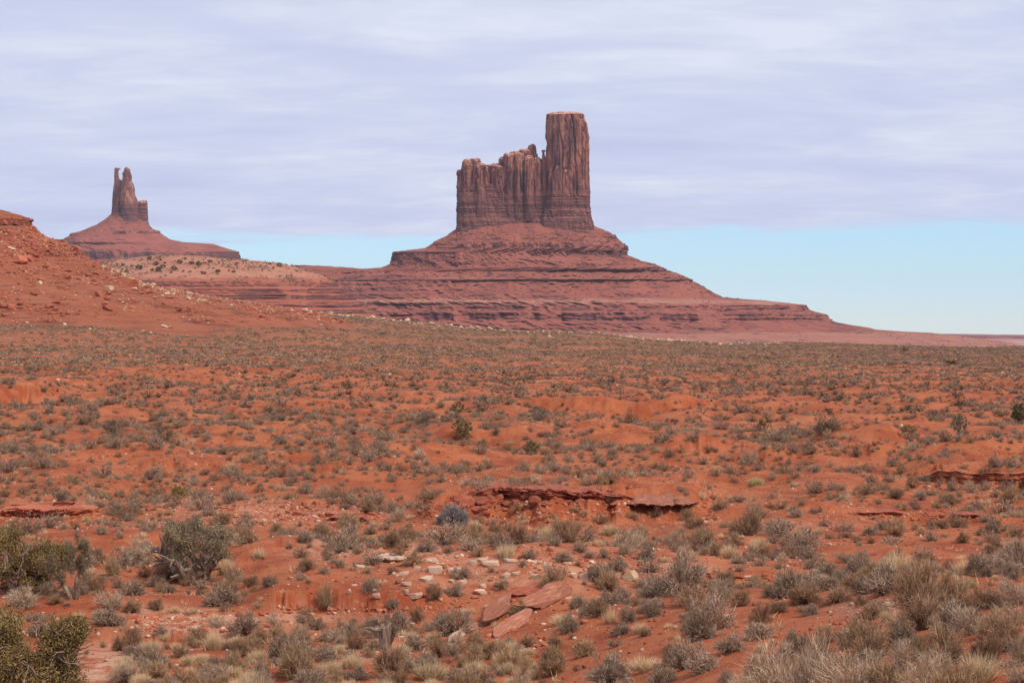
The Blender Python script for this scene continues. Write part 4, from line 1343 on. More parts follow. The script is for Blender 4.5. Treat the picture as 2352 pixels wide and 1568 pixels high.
def put_rock(name, meshes, px, py, w, h, d=None, look="", noun="stone", group=None, sink=0.25, tilt=0.12, label=None, pos=None, rz=None):
    X, Y, z = pos or at(px, py + h * 0.5 - 1)
    k = Y / F
    sx, sz = w * k / 2, h * k / 2
    sy = (d * k / 2) if d else sx * rnd.uniform(0.7, 1.0)
    o = link(name, rnd.choice(meshes))
    o.scale = (sx * 1.12, sy, sz * 1.15)
    o.location = (X, Y + sy * 0.35, z + sz * (1 - 2 * sink) * 0.9)
    o.rotation_euler = (rnd.uniform(-tilt, tilt), rnd.uniform(-tilt, tilt), rz if rz is not None else rnd.uniform(-0.5, 0.5))
    if label:
        tag(o, label, noun.split()[-1], group)
    else:
        want_label(o, look, noun, noun.split()[-1], group)
    return o


KN = [(830, 615, 190, 36), (1190, 640, 120, 40), (1490, 660, 80, 56), (1560, 640, 90, 34), (1640, 665, 150, 50), (1770, 645, 110, 30), (1945, 660, 60, 34), (2000, 655, 60, 26), (2060, 680, 70, 36), (2210, 665, 80, 24),
      (635, 690, 80, 36), (970, 740, 90, 36), (1070, 700, 60, 36), (1195, 710, 130, 66), (1350, 720, 110, 58), (840, 745, 30, 15), (1140, 785, 150, 60), (745, 865, 50, 24), (770, 905, 70, 40), (550, 875, 60, 28), (1060, 905, 100, 46),
      (1000, 820, 90, 36), (1300, 875, 60, 38), (1410, 810, 70, 54), (1330, 800, 70, 36), (1550, 880, 100, 45), (1575, 835, 55, 38), (1730, 765, 60, 46), (1825, 740, 70, 34), (1960, 765, 95, 48), (2250, 755, 60, 54), (1240, 935, 40, 20),
      (1365, 945, 30, 20), (1170, 960, 40, 18), (600, 830, 50, 18), (1610, 995, 80, 46), (985, 875, 70, 46), (275, 580, 50, 28), (385, 570, 30, 20), (430, 595, 40, 20), (485, 500, 50, 28), (450, 520, 34, 20), (330, 640, 40, 22), (540, 610, 44, 20),
      (2340, 760, 110, 70), (2405, 735, 70, 46), (2160, 690, 60, 20), (2240, 735, 40, 25), (3580, 770, 80, 30)]
for zx, zy, w, h in KN:
    px, py = 631.6 + zx * .3044, 1091 + zy * .3044
    sz = "large" if w > 105 else "medium" if w > 55 else "small"
    put_rock("flat_stone", SLAB_PALE, px, py, w * .3044, h * .3044 * 0.8, None, f"{sz} pale buff flat", "stone", "pale flat stones on the red knoll", sink=0.22)
put_rock("pale_boulder", BOUL_CREAM, 1447, 1320, 36, 28, None, noun="boulder", label="round white boulder with a rusty face at the knoll's edge", sink=0.15)
put_rock("red_slab", SLAB_RED, 1635, 1320, 36, 12, None, noun="stone", label="flat red stone with pale top in the open brush", sink=0.2)


def oriented_slab(p0, p1, width, thick, mesh, name, label, cat="slab", roll=0.0, lift=0.0, group=None):
    a, b_ = Vector(at(*p0)), Vector(at(*p1))
    d = b_ - a
    xax = d.normalized()
    yax = Vector((0, 0, 1)).cross(xax).normalized()
    zax = xax.cross(yax)
    M = Matrix((xax, yax, zax)).transposed().to_4x4()
    M = M @ Matrix.Rotation(roll, 4, 'X')
    o = link(name, mesh)
    M.translation = (a + b_) / 2 + Vector((0, 0, lift - 0.06))
    o.matrix_world = M @ Matrix.Diagonal((d.length / 2 * 1.1, width / 2, thick / 2, 1))
    tag(o, label, cat, group)
    return o


def V2p(zx, zy):
    return (631.6 + zx * .3044, 1091 + zy * .3044)


GS = "tilted red slabs in the foreground"
oriented_slab(V2p(1560, 1150), V2p(1780, 960), 0.50, 0.13, P_RED[0], "red_slab", "tilted red slab at the lower left of the slab pile, ending in a fin", roll=0.5, lift=0.22, group=GS)
oriented_slab(V2p(1760, 930), V2p(2050, 850), 0.53, 0.14, P_DRED[1], "red_slab", "dark red slab at the top of the tilted pile, half buried", roll=0.3, lift=0.15, group=GS)
oriented_slab(V2p(1830, 1060), V2p(2220, 880), 0.67, 0.12, P_RED[2], "red_slab", "longest red slab of the tilted pile with smooth broad top", roll=0.55, lift=0.25, group=GS)
oriented_slab(V2p(1640, 1220), V2p(1930, 1040), 0.44, 0.09, P_RED[3], "red_slab", "light salmon slab lowest on the right side of the tilted pile", roll=0.4, lift=0.12, group=GS)
oriented_slab(V2p(1400, 1190), V2p(1590, 1110), 0.31, 0.07, P_RED[4], "red_slab", "narrow red slab at the left foot of the tilted pile", roll=0.3, lift=0.10, group=GS)
oriented_slab(V2p(1250, 1345), V2p(1410, 1275), 0.34, 0.05, P_PALE[5], "flat_stone", "pale orange slab lying below the left end of the tilted pile", "stone", roll=0.2, lift=0.05)
oriented_slab(V2p(1330, 1265), V2p(1440, 1175), 0.28, 0.09, P_PALE[6], "flat_stone", "grey-white slab leaning at the left end of the tilted pile", "stone", roll=0.5, lift=0.12)
oriented_slab(V2p(1430, 1240), V2p(1560, 1150), 0.34, 0.06, P_RED[6], "red_slab", "thin red slab flat on the soil below the tilted pile", roll=0.2, lift=0.04, group=GS)
oriented_slab(V2p(2180, 930), V2p(2290, 915), 0.27, 0.06, P_PALE[7], "flat_stone", "small split pale stone right of the tilted pile", "stone", lift=0.05)
# rocks fallen from the dark red ledge
LB = [(1400, 230, 120, 60), (1500, 240, 110, 70), (1590, 290, 80, 50), (1750, 210, 90, 50), (1820, 200, 80, 44), (1900, 150, 110, 60), (2040, 210, 90, 50), (2200, 200, 90, 44), (2300, 190, 80, 40), (1680, 240, 60, 40), (1440, 185, 150, 90), (1350, 165, 70, 66), (1550, 185, 100, 80), (1625, 170, 80, 80), (1570, 240, 90, 60), (1690, 165, 70, 50), (1960, 190, 120, 100), (1240, 240, 80, 60), (1160, 280, 60, 50), (2120, 185, 50, 34),
      (2230, 150, 60, 40), (1300, 215, 60, 40), (1480, 130, 70, 50), (2020, 275, 40, 24), (1880, 250, 40, 24), (2060, 160, 60, 40), (2420, 170, 60, 36), (2470, 200, 46, 26), (2560, 215, 120, 26), (2880, 200, 70, 22), (2850, 235, 40, 20)]
for zx, zy, w, h in LB:
    px, py = V2p(zx, zy)
    sz = "large" if w > 95 else "medium" if w > 60 else "small"
    put_rock("red_block", SLAB_DARK, px, py, w * .3044, h * .3044, None, f"{sz} angular dark red", "block", "blocks fallen from the dark red ledge", sink=0.2, tilt=0.4)
# rubble outcrops at left
LC = [(270, 270, 90, 60), (130, 225, 120, 40), (60, 270, 110, 40), (210, 270, 60, 36), (480, 215, 160, 34), (560, 250, 150, 40), (430, 240, 80, 36), (640, 265, 120, 30), (545, 365, 40, 44), (320, 300, 34, 30), (990, 245, 80, 36), (1080, 235, 90, 30),
      (1060, 290, 40, 24), (1120, 260, 60, 24), (1180, 235, 60, 24), (1650, 250, 140, 20), (1600, 295, 90, 18), (1700, 300, 110, 22), (1740, 260, 60, 30), (940, 270, 50, 26), (1150, 330, 34, 20), (1000, 330, 40, 20), (1230, 330, 40, 20),
      (2210, 250, 60, 40), (2240, 290, 70, 40), (2170, 280, 40, 30), (2330, 240, 90, 24), (2440, 240, 90, 26), (2540, 250, 70, 26), (2620, 240, 70, 30), (2500, 300, 110, 40), (2570, 330, 100, 30), (2690, 290, 60, 24), (2420, 300, 60, 30), (2740, 270, 60, 26), (2300, 300, 50, 24),
      (2380, 210, 60, 40), (2290, 220, 50, 36), (2130, 240, 44, 30), (2100, 300, 36, 22), (2800, 290, 70, 24)]
for zx, zy, w, h in LC:
    px, py = zx * .3044, 1091 + zy * .3044
    sz = "large" if w > 105 else "medium" if w > 55 else "small"
    put_rock("red_slab", SLAB_RED, px, py, w * .3044, h * .3044 * 0.9, None, f"{sz} flat orange-red", "slab", "slabs weathering out along the left outcrops", sink=0.2, tilt=0.16)


# ledges: layered beds breaking out of the slope
def ledge(name, pts, thick, layers, over, mat, label, seed, drop=0.3, deep=2.6, step_px=2.0, taper=60, rise=0.0):
    xs = np.arange(pts[0][0], pts[-1][0], step_px)
    ys = np.interp(xs, [p[0] for p in pts], [p[1] for p in pts])
    rng = np.random.default_rng(seed)
    base = np.array([at(x, y) for x, y in zip(xs, ys)])
    k = np.ones(9) / 9
    Yd = np.convolve(np.pad(base[:, 1], 4, mode='edge'), k, 'valid')
    Yd = Yd + fbm(xs / 28, seed, 1.0, 3) * 0.35
    X = (xs - HX) / F * Yd
    Zb = (HY - ys) / F * Yd
    n = len(xs)
    end = ss(0, taper, xs - xs[0]) * ss(0, taper, xs[-1] - xs)
    cuts = np.sort(rng.uniform(0.12, 0.9, layers - 1))
    zz = np.concatenate([[0], cuts, [1]])
    prof = []
    prof.append((np.full(n, deep), np.full(n, -drop)))
    prof.append((np.full(n, 0.30), np.full(n, -drop)))
    tl = thick * (0.75 + 0.35 * fbm(xs / 40, seed + 3, 0, 3)) * (0.15 + 0.85 * end)
    for l_ in range(layers):
        o = -over * (0.35 + 0.65 * (l_ + 1) / layers) * (0.75 + 0.7 * fbm(xs / 13 + 7 * l_, seed, l_ * 3.0, 4, 0.65))
        o = o * (0.2 + 0.8 * end)
        crack = ss(0.10, 0.0, np.abs(vn(xs / 17 + l_ * 3, seed, 2.0))) * 0.16
        o = o + crack + rng.uniform(-0.06, 0.06)
        z0, z1 = zz[l_] * tl, zz[l_ + 1] * tl
        prof += [(o + 0.03, z0 + 0.004), (o, z0 + 0.25 * (z1 - z0)), (o + 0.01, z0 + 0.8 * (z1 - z0)), (o + 0.05, z1), (o + 0.10, z1)]
    prof.append((np.full(n, 0.5), tl * 1.03 + rise * 0.5 * end + fbm(xs / 9, seed, 4, 3) * 0.03))
    prof.append((np.full(n, 1.3), tl * 0.95 + rise * end + fbm(xs / 9, seed, 5, 3) * 0.03))
    prof.append((np.full(n, deep), tl * 0.5 - 0.25))
    m = len(prof)
    V = np.zeros((m, n, 3))
    for j, (o, z) in enumerate(prof):
        V[j, :, 0] = X
        V[j, :, 1] = Yd + o
        V[j, :, 2] = Zb + z
    V = V.transpose(1, 0, 2)                    # along, profile
    fc = grid_faces(n, m, True)
    faces = [fc[:, ::-1]]
    V2_ = V.reshape(-1, 3)
    caps = np.concatenate([V2_, V[0].mean(0)[None], V[-1].mean(0)[None]])
    i = np.arange(m)
    faces.append(np.stack([i, (i + 1) % m, np.full(m, n * m)], -1))
    faces.append(np.stack([(n - 1) * m + (i + 1) % m, (n - 1) * m + i, np.full(m, n * m + 1)], -1))
    ctr = caps.mean(0)
    me = mesh_from(name, caps - ctr, faces, mat)
    o = link(name, me, loc=tuple(ctr))
    tag(o, label, "rock ledge")
    return o


ledge("rock_ledge", [(1075, 1136), (1180, 1138), (1260, 1140), (1330, 1143), (1400, 1145), (1460, 1145)], 0.46, 6, 0.6, M_DRED, "dark red layered ledge capping the scarp left of the overhanging slab", 3)
ledge("rock_ledge", [(1430, 1156), (1500, 1158), (1560, 1157), (1608, 1152)], 0.15, 3, 1.7, M_SLAB, "dark overhanging slab of thin beds with a black hollow below", 8, drop=0.02, deep=1.8, taper=40, rise=0.34)
ledge("rock_ledge", [(-60, 1184), (40, 1182), (110, 1183), (170, 1180), (226, 1174)], 0.42, 6, 0.45, M_RED, "stacked ledge slabs of orange sandstone at the left edge", 5)
ledge("rock_ledge", [(2095, 1100), (2200, 1108), (2300, 1112), (2440, 1114)], 0.80, 7, 0.10, M_CHIP, "layered red bank below a smooth dome at the right edge", 6)
ledge("rock_ledge", [(745, 1194), (800, 1196), (850, 1194)], 0.22, 3, 0.5, M_DRED, "short dark ledge in the broken red outcrop", 12, taper=24)
ledge("rock_ledge", [(850, 1283), (900, 1284), (935, 1285)], 0.10, 2, 0.35, M_PALE, "thin pale ledge with a shadow beneath on the knoll's left shoulder", 14, taper=20, deep=1.2)
ledge("rock_ledge", [(1650, 1326), (1680, 1326), (1720, 1325)], 0.08, 2, 0.2, M_RED, "thin red ledge beside the flat red stone", 17, taper=20, deep=1.0)
ledge("rock_ledge", [(1960, 1178), (2020, 1180), (2075, 1178)], 0.14, 3, 0.3, M_DRED, "thin dark ledge on the bare red flat right of centre", 19, taper=26, deep=1.2)
ledge("rock_ledge", [(2160, 1184), (2215, 1186), (2260, 1184)], 0.14, 3, 0.3, M_DRED, "thin dark ledge nearest the right edge below the layered bank", 23, taper=26, deep=1.2)


# ------------------------------------------------------------------ trees
def tube(pts, rad, seg=7):
    pts, rad = np.array(pts, float), np.array(rad, float)
    n = len(pts)
    t = np.gradient(pts, axis=0)
    t /= np.linalg.norm(t, axis=1, keepdims=True) + 1e-9
    ref = np.where(np.abs(t[:, 2:3]) > 0.9, np.array([[1.0, 0, 0]]), np.array([[0, 0, 1.0]]))
    u = np.cross(t, ref)
    u /= np.linalg.norm(u, axis=1, keepdims=True) + 1e-9
    w = np.cross(t, u)
    a = np.linspace(0, 2 * math.pi, seg, endpoint=False)
    ring = u[:, None, :] * np.cos(a)[None, :, None] + w[:, None, :] * np.sin(a)[None, :, None]
    rr = rad[:, None, None] * (1 + 0.18 * np.sin(a * 3 + 1.0))[None, :, None]
    V = (pts[:, None, :] + ring * rr).reshape(-1, 3)
    return V, grid_faces(n, seg, True)


def limb(p, d, length, r, rng, n=6, wob=0.18, lift=0.05):
    pts = [np.array(p, float)]
    d = np.array(d, float) / np.linalg.norm(d)
    for i in range(n):
        d = d + rng.normal(size=3) * wob + np.array([0, 0, lift])
        d /= np.linalg.norm(d)
        pts.append(pts[-1] + d * length / n)
    return pts, list(np.linspace(r, r * 0.32, n + 1)), d


def tubes_mesh(name, tl, mat):
    Vs, Fs, o = [], [], 0
    for pts, rad in tl:
        v, f = tube(pts, rad)
        Vs.append(v)
        Fs.append(f + o)
        o += len(v)
    return mesh_from(name, np.concatenate(Vs), [np.concatenate(Fs)], mat, smooth=True)


GREEN = {"olive": [(0.225, 0.153, 0.056), (0.285, 0.198, 0.074), (0.165, 0.112, 0.044), (0.335, 0.235, 0.098), (0.34, 0.21, 0.105)],
         "dark": [(0.115, 0.098, 0.044), (0.155, 0.128, 0.058), (0.085, 0.073, 0.035), (0.20, 0.155, 0.07)],
         "grey": [(0.25, 0.185, 0.115), (0.31, 0.235, 0.155), (0.195, 0.148, 0.082), (0.36, 0.275, 0.19), (0.22, 0.168, 0.078)],
         "yellow": [(0.24, 0.17, 0.04), (0.19, 0.14, 0.04), (0.28, 0.20, 0.06)]}


def juniper(px, py, wpx, hpx, label, seed, pal="olive", trunk_frac=0.15, limbs=4, dense=1.0, spread=0.5, dead=6, lean=0.0, pos=None, simple=False, lobes=None, cat="tree", group="junipers on the plain", deadlong=0.25, thick=1.0):
    rng = np.random.default_rng(seed)
    X, Y, z = pos or at(px, py)
    W, H = wpx / F * Y, hpx / F * Y
    root = link("juniper_tree", None, loc=(X, Y, z - 0.04))
    tl, tips = [], []
    r0 = (0.035 * H + 0.03 * W) * thick
    for k in range(limbs):
        a = k / limbs * 6.283 + rng.uniform(-0.4, 0.4)
        d = (math.cos(a) * spread + lean, math.sin(a) * spread, 1.0)
        pts, rad, dd = limb((math.cos(a) * r0 * 0.6, math.sin(a) * r0 * 0.6, -0.05), d, H * rng.uniform(0.62, 0.85), r0 * rng.uniform(0.55, 1.0), rng, 7, 0.16, 0.02)
        tl.append((pts, rad))
        for j in range(2, 8):
            for _ in range(2):
                q, r2, d2 = limb(pts[j], rng.normal(size=3) * np.array([1, 1, 0.5]) + np.array([math.cos(a), math.sin(a), 0.25]) * 0.7, W * rng.uniform(0.14, 0.30), rad[j] * 0.45, rng, 4, 0.25, 0.06)
                tl.append((q, r2))
                tips.append(q[-1])
                tips.append(q[2])
    link("trunk", tubes_mesh("trunk", tl, M_WOOD), root)
    # crown: sprays gathered round clump centres in an uneven envelope
    fol = []
    nc = int(95 * dense)
    m = int(190 if hpx > 60 else 36)
    ws = (0.009 if hpx > 60 else 0.04) * (W + H) / 2
    z0 = trunk_frac
    cs = []
    for k in range(nc):
        if lobes is not None:
            lx, ly, lz, lr = lobes[rng.integers(0, len(lobes))]
            q = rng.normal(size=3)
            q = q / np.linalg.norm(q) * lr * rng.uniform(0.45, 1.0)
            c = np.array([lx * W / 2 + q[0] * W / 2, ly * W / 2 + q[1] * W / 2, lz * H + q[2] * H / 2])
        elif rng.random() < 0.35:
            c = tips[rng.integers(0, len(tips))] + rng.normal(size=3) * 0.04 * W
        else:
            q = rng.normal(size=3)
            q /= np.linalg.norm(q)
            rr = rng.uniform(0.55, 1.0) * (1 + 0.22 * math.sin(q[0] * 5 + seed) * math.cos(q[2] * 4 + seed * 2))
            c = np.array([q[0] * rr * W * 0.46 + lean * H * 0.5, q[1] * rr * W * 0.46, H * (z0 + (1 - z0) * (0.5 + 0.46 * q[2] * rr))])
        if c[2] < H * z0:
            if z0 > 0.2:
                continue
            c[2] = max(c[2], H * z0 * 0.6)
        cs.append(c)
        P = c + rng.normal(size=(m, 3)) * np.array([W, W, H]) * (0.044 if hpx > 60 else 0.030)
        ctr = np.array([lean * H * 0.4, 0, H * (0.35 + z0 * 0.4)])
        D = (c - ctr) / (np.linalg.norm(c - ctr) + 1e-6) * 0.6 + np.array([0, 0, 0.4]) + rng.normal(size=(m, 3)) * 0.8
        c1 = pick(rng, GREEN[pal], m, 0.25) * rng.uniform(0.75, 1.25)
        fol.append(blades(P, D, (rng.uniform(0.012, 0.042, m) if hpx > 60 else rng.uniform(0.03, 0.085, m)) * (W + H) / 2, ws, c1 * 0.85, c1, rng, 0.25, 2 if hpx > 60 else 1))
    link("crown", as_mesh("crown", join(fol), M_LEAF), root)
    if dead:
        for k in range(dead):
            c = cs[rng.integers(0, len(cs))]
            d = c - np.array([0, 0, H * 0.35])
            d[1] -= 0.3 * W
            for _ in range(2):
                pts, rad, _d = limb(c * 0.8, d + rng.normal(size=3) * 0.35 * np.linalg.norm(d), (W + H) / 2 * rng.uniform(0.6, 1.2) * deadlong, 0.0105 * H, rng, 6, 0.35, 0.02)
                link("bare_branch", tubes_mesh("bare_branch", [(pts, rad)], M_WOOD), root)
    tag(root, label, cat, group)
    return root


juniper(447, 1338, 165, 150, "bare-trunked juniper spreading from a forked grey trunk, thin grey-green crown", 3, "grey", 0.42, 6, 1.4, 0.66, 14, thick=2.0)
juniper(172, 1374, 72, 158, "slim ragged juniper with a dark twisted trunk right of the bushy green one", 8, "grey", 0.32, 2, 0.75, 0.14, 9)
juniper(52, 1362, 190, 176, "bushy green juniper crowding the left edge behind the pinkish twig bush", 14, "olive", 0.04, 5, 1.8, 0.55, 14,
        lobes=[(-0.55, 0, 0.72, 0.42), (0.0, 0.1, 0.42, 0.52), (0.55, -0.1, 0.46, 0.45), (-0.5, 0, 0.32, 0.5), (0.35, 0, 0.25, 0.5), (0.9, 0.1, 0.5, 0.25)])
juniper(60, 1640, 255, 250, "corner juniper nearest of all, olive green with grey dead branches, bottom left", 22, "olive", 0.05, 5, 2.3, 0.55, 30,
        lobes=[(-0.5, 0, 0.78, 0.42), (0.62, 0, 0.68, 0.34), (0.0, -0.2, 0.42, 0.6), (0.55, -0.1, 0.36, 0.45), (-0.6, 0, 0.42, 0.5), (0.2, 0, 0.15, 0.6), (0.85, 0, 0.78, 0.14)], deadlong=0.3)
juniper(1064, 1006, 54, 46, "broad olive juniper on the plain left of the round green one", 31, "olive", 0.08, 4, 1.0, 0.5, 3, group="junipers on the plain")
juniper(1220, 1042, 48, 34, "round green juniper low on the plain with upright sprays", 33, "olive", 0.02, 5, 1.0, 0.5, 0)
juniper(1052, 948, 26, 28, "small dark cone-shaped juniper behind the broad olive one", 35, "dark", 0.02, 3, 0.7, 0.3, 0)
juniper(1012, 936, 23, 15, "low yellowish juniper left of the dark cone-shaped one", 37, "olive", 0.02, 3, 0.6, 0.5, 0)
juniper(797, 893, 26, 24, "lone grey-green juniper far out on the left plain", 39, "olive", 0.05, 3, 0.6, 0.5, 2)
juniper(1755, 991, 38, 40, "thin juniper with gaps in its crown right of the red cut bank", 41, "olive", 0.35, 3, 0.5, 0.35, 3)
juniper(1906, 952, 18, 17, "small green juniper ball on bare red ground, right half", 43, "dark", 0.02, 3, 0.6, 0.4, 0)
juniper(2088, 1015, 40, 44, "small gnarled juniper with a crown above a bare stem", 45, "olive", 0.45, 2, 0.45, 0.25, 3)
juniper(2207, 1004, 44, 58, "leaning mid-plain juniper with a visible pale trunk", 47, "grey", 0.30, 3, 0.7, 0.3, 3, lean=-0.08)
juniper(2342, 970, 44, 46, "dense dark green juniper cut by the right edge", 49, "dark", 0.03, 4, 1.0, 0.5, 0)
juniper(2186, 838, 36, 13, "wide flat dark juniper far out at the right", 51, "dark", 0.02, 4, 0.7, 0.7, 0)
juniper(2077, 806, 20, 9, "tiny dark juniper farthest out, near the right rise", 53, "dark", 0.02, 3, 0.5, 0.6, 0)
juniper(2116, 812, 10, 10, "tiny brown tree just right of the farthest dark juniper", 55, "grey", 0.1, 2, 0.4, 0.3, 0)
juniper(412, 1143, 40, 30, "yellow-green bush behind the left outcrops", 57, "yellow", 0.02, 5, 0.9, 0.6, 0, cat="bush")
juniper(2352, 1128, 20, 34, "dark green bush against the right end of the layered bank", 59, "dark", 0.02, 3, 0.7, 0.4, 0, cat="bush")
juniper(1139, 1000, 26, 26, "pale thin bush right of the broad olive juniper", 61, "grey", 0.1, 4, 0.5, 0.5, 2, cat="bush")


def snag(px, py, hpx, wpx, label, seed, name="dead_tree", mat=None, n=5, cat="dead tree"):
    rng = np.random.default_rng(seed)
    X, Y, z = at(px, py)
    W, H = wpx / F * Y, hpx / F * Y
    tl = []

    def grow(p, d, L_, r, lvl):
        pts, rad, dd = limb(p, d, L_, r, rng, 6, 0.26, 0.05)
        tl.append((pts, rad))
        if lvl > 0:
            for j in (2, 3, 4, 5, 6):
                if rng.random() < 0.72:
                    grow(pts[j], dd * 0.7 + rng.normal(size=3) * 0.65 + np.array([0, 0, 0.2]), L_ * rng.uniform(0.35, 0.6), rad[j] * 0.7, lvl - 1)
    for k in range(n):
        a = k / n * 6.283 + rng.uniform(-0.5, 0.5)
        grow((0, 0, -0.03), (math.cos(a) * W / H * 0.8, math.sin(a) * 0.4, 1.0), H * rng.uniform(0.65, 0.9), 0.026 * H, 2)
    o = link(name, tubes_mesh(name, tl, mat or M_DWOOD), loc=(X, Y, z))
    tag(o, label, cat)
    return o


snag(682, 1558, 84, 74, "leafless dead bush with dark crooked stems in the foreground grass", 3, "dead_bush", cat="dead bush")
snag(530, 998, 32, 40, "bare dead tree on the left plain in line with the near juniper", 5, n=3)
snag(272, 1032, 36, 30, "dark bare dead tree on a swell at the left", 7, n=2)
snag(1610, 972, 28, 24, "small leafless tree below the right end of the red cut bank", 9, n=2)
snag(1688, 1058, 32, 40, "bare spreading dead tree beside a purplish bush", 11, n=4)
snag(762, 975, 20, 24, "tiny crooked dead tree between the two left snags and the junipers", 13, n=2)
snag(1330, 968, 16, 20, "tiny dead twig tree in front of the red cut bank", 15, n=2)
snag(2003, 1275, 24, 14, "thin dead stalk standing in the right brush", 17, "dead_stalk", n=1, cat="stalk")
for (px, py, w, kd) in [(1720, 1066, 46, "w"), (1400, 1110, 60, "b"), (700, 1130, 40, "s"), (1180, 1112, 40, "x"), (1210, 1108, 36, "x")]:
    X, Y, z = at(px, py)
    put_shrub(kd, X, Y, w / F * Y)


def stump():
    X, Y, z = at(884, 1492)
    k = Y / F
    root = link("tree_stump", None, loc=(X, Y, z))
    rng = np.random.default_rng(4)
    H = 62 * k
    n, m = 26, 40
    a = np.linspace(0, 2 * math.pi, m, endpoint=False)
    V = np.zeros((n, m, 3))
    for i in range(n):
        t = i / (n - 1)
        r = (15 - 3 * t + 5 * max(0, 0.25 - t)) * k * (1 + 0.20 * fbm(np.cos(a) * 2.2, np.sin(a) * 2.2, t * 0.7, 3) + 0.10 * np.sin(a * 7 + 2 * t))
        top = fbm(np.cos(a) * 1.8, np.sin(a) * 1.8, 5.0, 3) * 9 * k * t + 5 * k * t * np.cos(a - 0.6)
        V[i] = np.stack([np.cos(a) * r + 2 * k * t, np.sin(a) * r, np.full(m, t * H - 0.05) + top], -1)
    f = [grid_faces(n, m, True)]
    vv = np.concatenate([V.reshape(-1, 3), (V[-1].mean(0) - np.array([0, 0, 8 * k]))[None]])
    i = np.arange(m)
    f.append(np.stack([(n - 1) * m + i, (n - 1) * m + (i + 1) % m, np.full(m, n * m)], -1))
    link("trunk", mesh_from("trunk", vv, f, M_WOOD, smooth=True), root)
    pts = np.array([(-6, -3, 45), (-16, -5, 47), (-26, -6, 48), (-36, -8, 51), (-45, -9, 52)]) * k
    link("side_branch", tubes_mesh("side_branch", [(pts, [6 * k, 5 * k, 4 * k, 3.4 * k, 2 * k])], M_WOOD), root)
    pts = np.array([(8, -3, 12), (15, -4, 24), (20, -4, 34), (24, -5, 40)]) * k
    link("broken_root", tubes_mesh("broken_root", [(pts, [5 * k, 5 * k, 4 * k, 2 * k])], M_DWOOD), root)
    tag(root, "weathered tree stump with one branch sticking out to the left", "stump")


stump()


# ------------------------------------------------------------------ boulders on the left hill, the rise and the talus
def at_loft(V, px, py):
    P = V.reshape(-1, 3)
    qx, qy = HX + P[:, 0] / P[:, 1] * F, HY - P[:, 2] / P[:, 1] * F
    d = (qx - px) ** 2 + (qy - py) ** 2
    near = d < 9.0
    if not near.any():
        return None
    idx = np.where(near)[0]
    return P[idx[np.argmin(P[idx, 1])]]


HB = [(155, 850, 110, 80, "r"), (225, 835, 80, 60, "r"), (40, 560, 60, 40, "r"), (305, 1030, 50, 40, "c"), (850, 1065, 76, 46, "c"), (1060, 1080, 60, 36, "c"), (1020, 1020, 120, 90, "r"), (985, 1000, 60, 70, "r"), (785, 1120, 84, 54, "r"), (845, 1150, 56, 36, "r"),
      (850, 1110, 60, 36, "r"), (270, 1115, 66, 34, "d"), (530, 980, 66, 50, "d"), (360, 900, 50, 40, "d"), (490, 1285, 50, 26, "d"), (1400, 1250, 60, 22, "r"), (1150, 1100, 66, 40, "r"), (290, 1240, 50, 40, "r"), (75, 1220, 60, 50, "r"), (30, 1215, 50, 36, "r"),
      (370, 1215, 40, 36, "d"), (620, 1000, 44, 26, "d"), (700, 970, 56, 34, "d"), (765, 950, 60, 40, "r"), (500, 1355, 36, 16, "c"), (215, 1340, 36, 14, "c"), (1480, 1150, 44, 24, "c"), (820, 1190, 60, 34, "r"), (740, 1210, 60, 24, "r"), (840, 1230, 90, 40, "d"),
      (90, 760, 70, 30, "c"), (30, 730, 70, 30, "d"), (150, 745, 50, 40, "d"), (610, 950, 40, 26, "r"), (420, 1310, 40, 16, "r"), (235, 1240, 30, 24, "r"), (1310, 1110, 44, 22, "c"), (1210, 1150, 44, 18, "c"), (1270, 1130, 36, 22, "c"), (1590, 1170, 50, 24, "c"),
      (1130, 1410, 60, 20, "c"), (1290, 1370, 60, 18, "c"), (1330, 1383, 44, 16, "c"), (705, 1400, 30, 20, "c"), (1180, 1425, 30, 20, "c"), (1480, 1320, 30, 14, "c"), (1630, 1350, 30, 14, "c"), (380, 1560, 30, 12, "c"), (930, 905, 20, 16, "d")]
NM = {"r": ("red_boulder", BOUL_RED, "rusty red"), "c": ("pale_boulder", BOUL_CREAM, "cream"), "d": ("red_boulder", SLAB_DARK, "dark red")}
for k, (zx, zy, w, h, c) in enumerate(HB):
    px, py = zx * .293, 344.5 + zy * .293
    p = at_loft(LHILL, px, py + h * .12)
    g_ = at(px, py + h * .12)
    gy = HY - g_[2] / g_[1] * F
    if p is None or (abs(gy - (py + h * .12)) < 2.5 and g_[1] < p[1]):
        p = g_
    nm, ms, tone = NM[c]
    sz = "huge" if w > 95 else "large" if w > 58 else "medium" if w > 40 else "small"
    lab = {6: "big hillside boulder, split and rusty red, above the cream ones", 4: "cream hillside boulder low on the slope left of the big red one"}.get(k)
    put_rock(nm, ms, px, py, w * .293, h * .293, None, f"{sz} {tone}", "boulder", "boulders on the left hillside", sink=0.18, tilt=0.5, label=lab, pos=tuple(float(q) for q in p))

rb = np.random.default_rng(91)
iy0 = int(np.searchsorted(YR, 640))
iy1 = int(np.searchsorted(YR, 1000))


def crest(px):
    c = int(np.argmin(np.abs(SC - (px - HX) / F)))
    i = iy0 + int(np.argmin(GPY[iy0:iy1, c]))
    return YR[i]


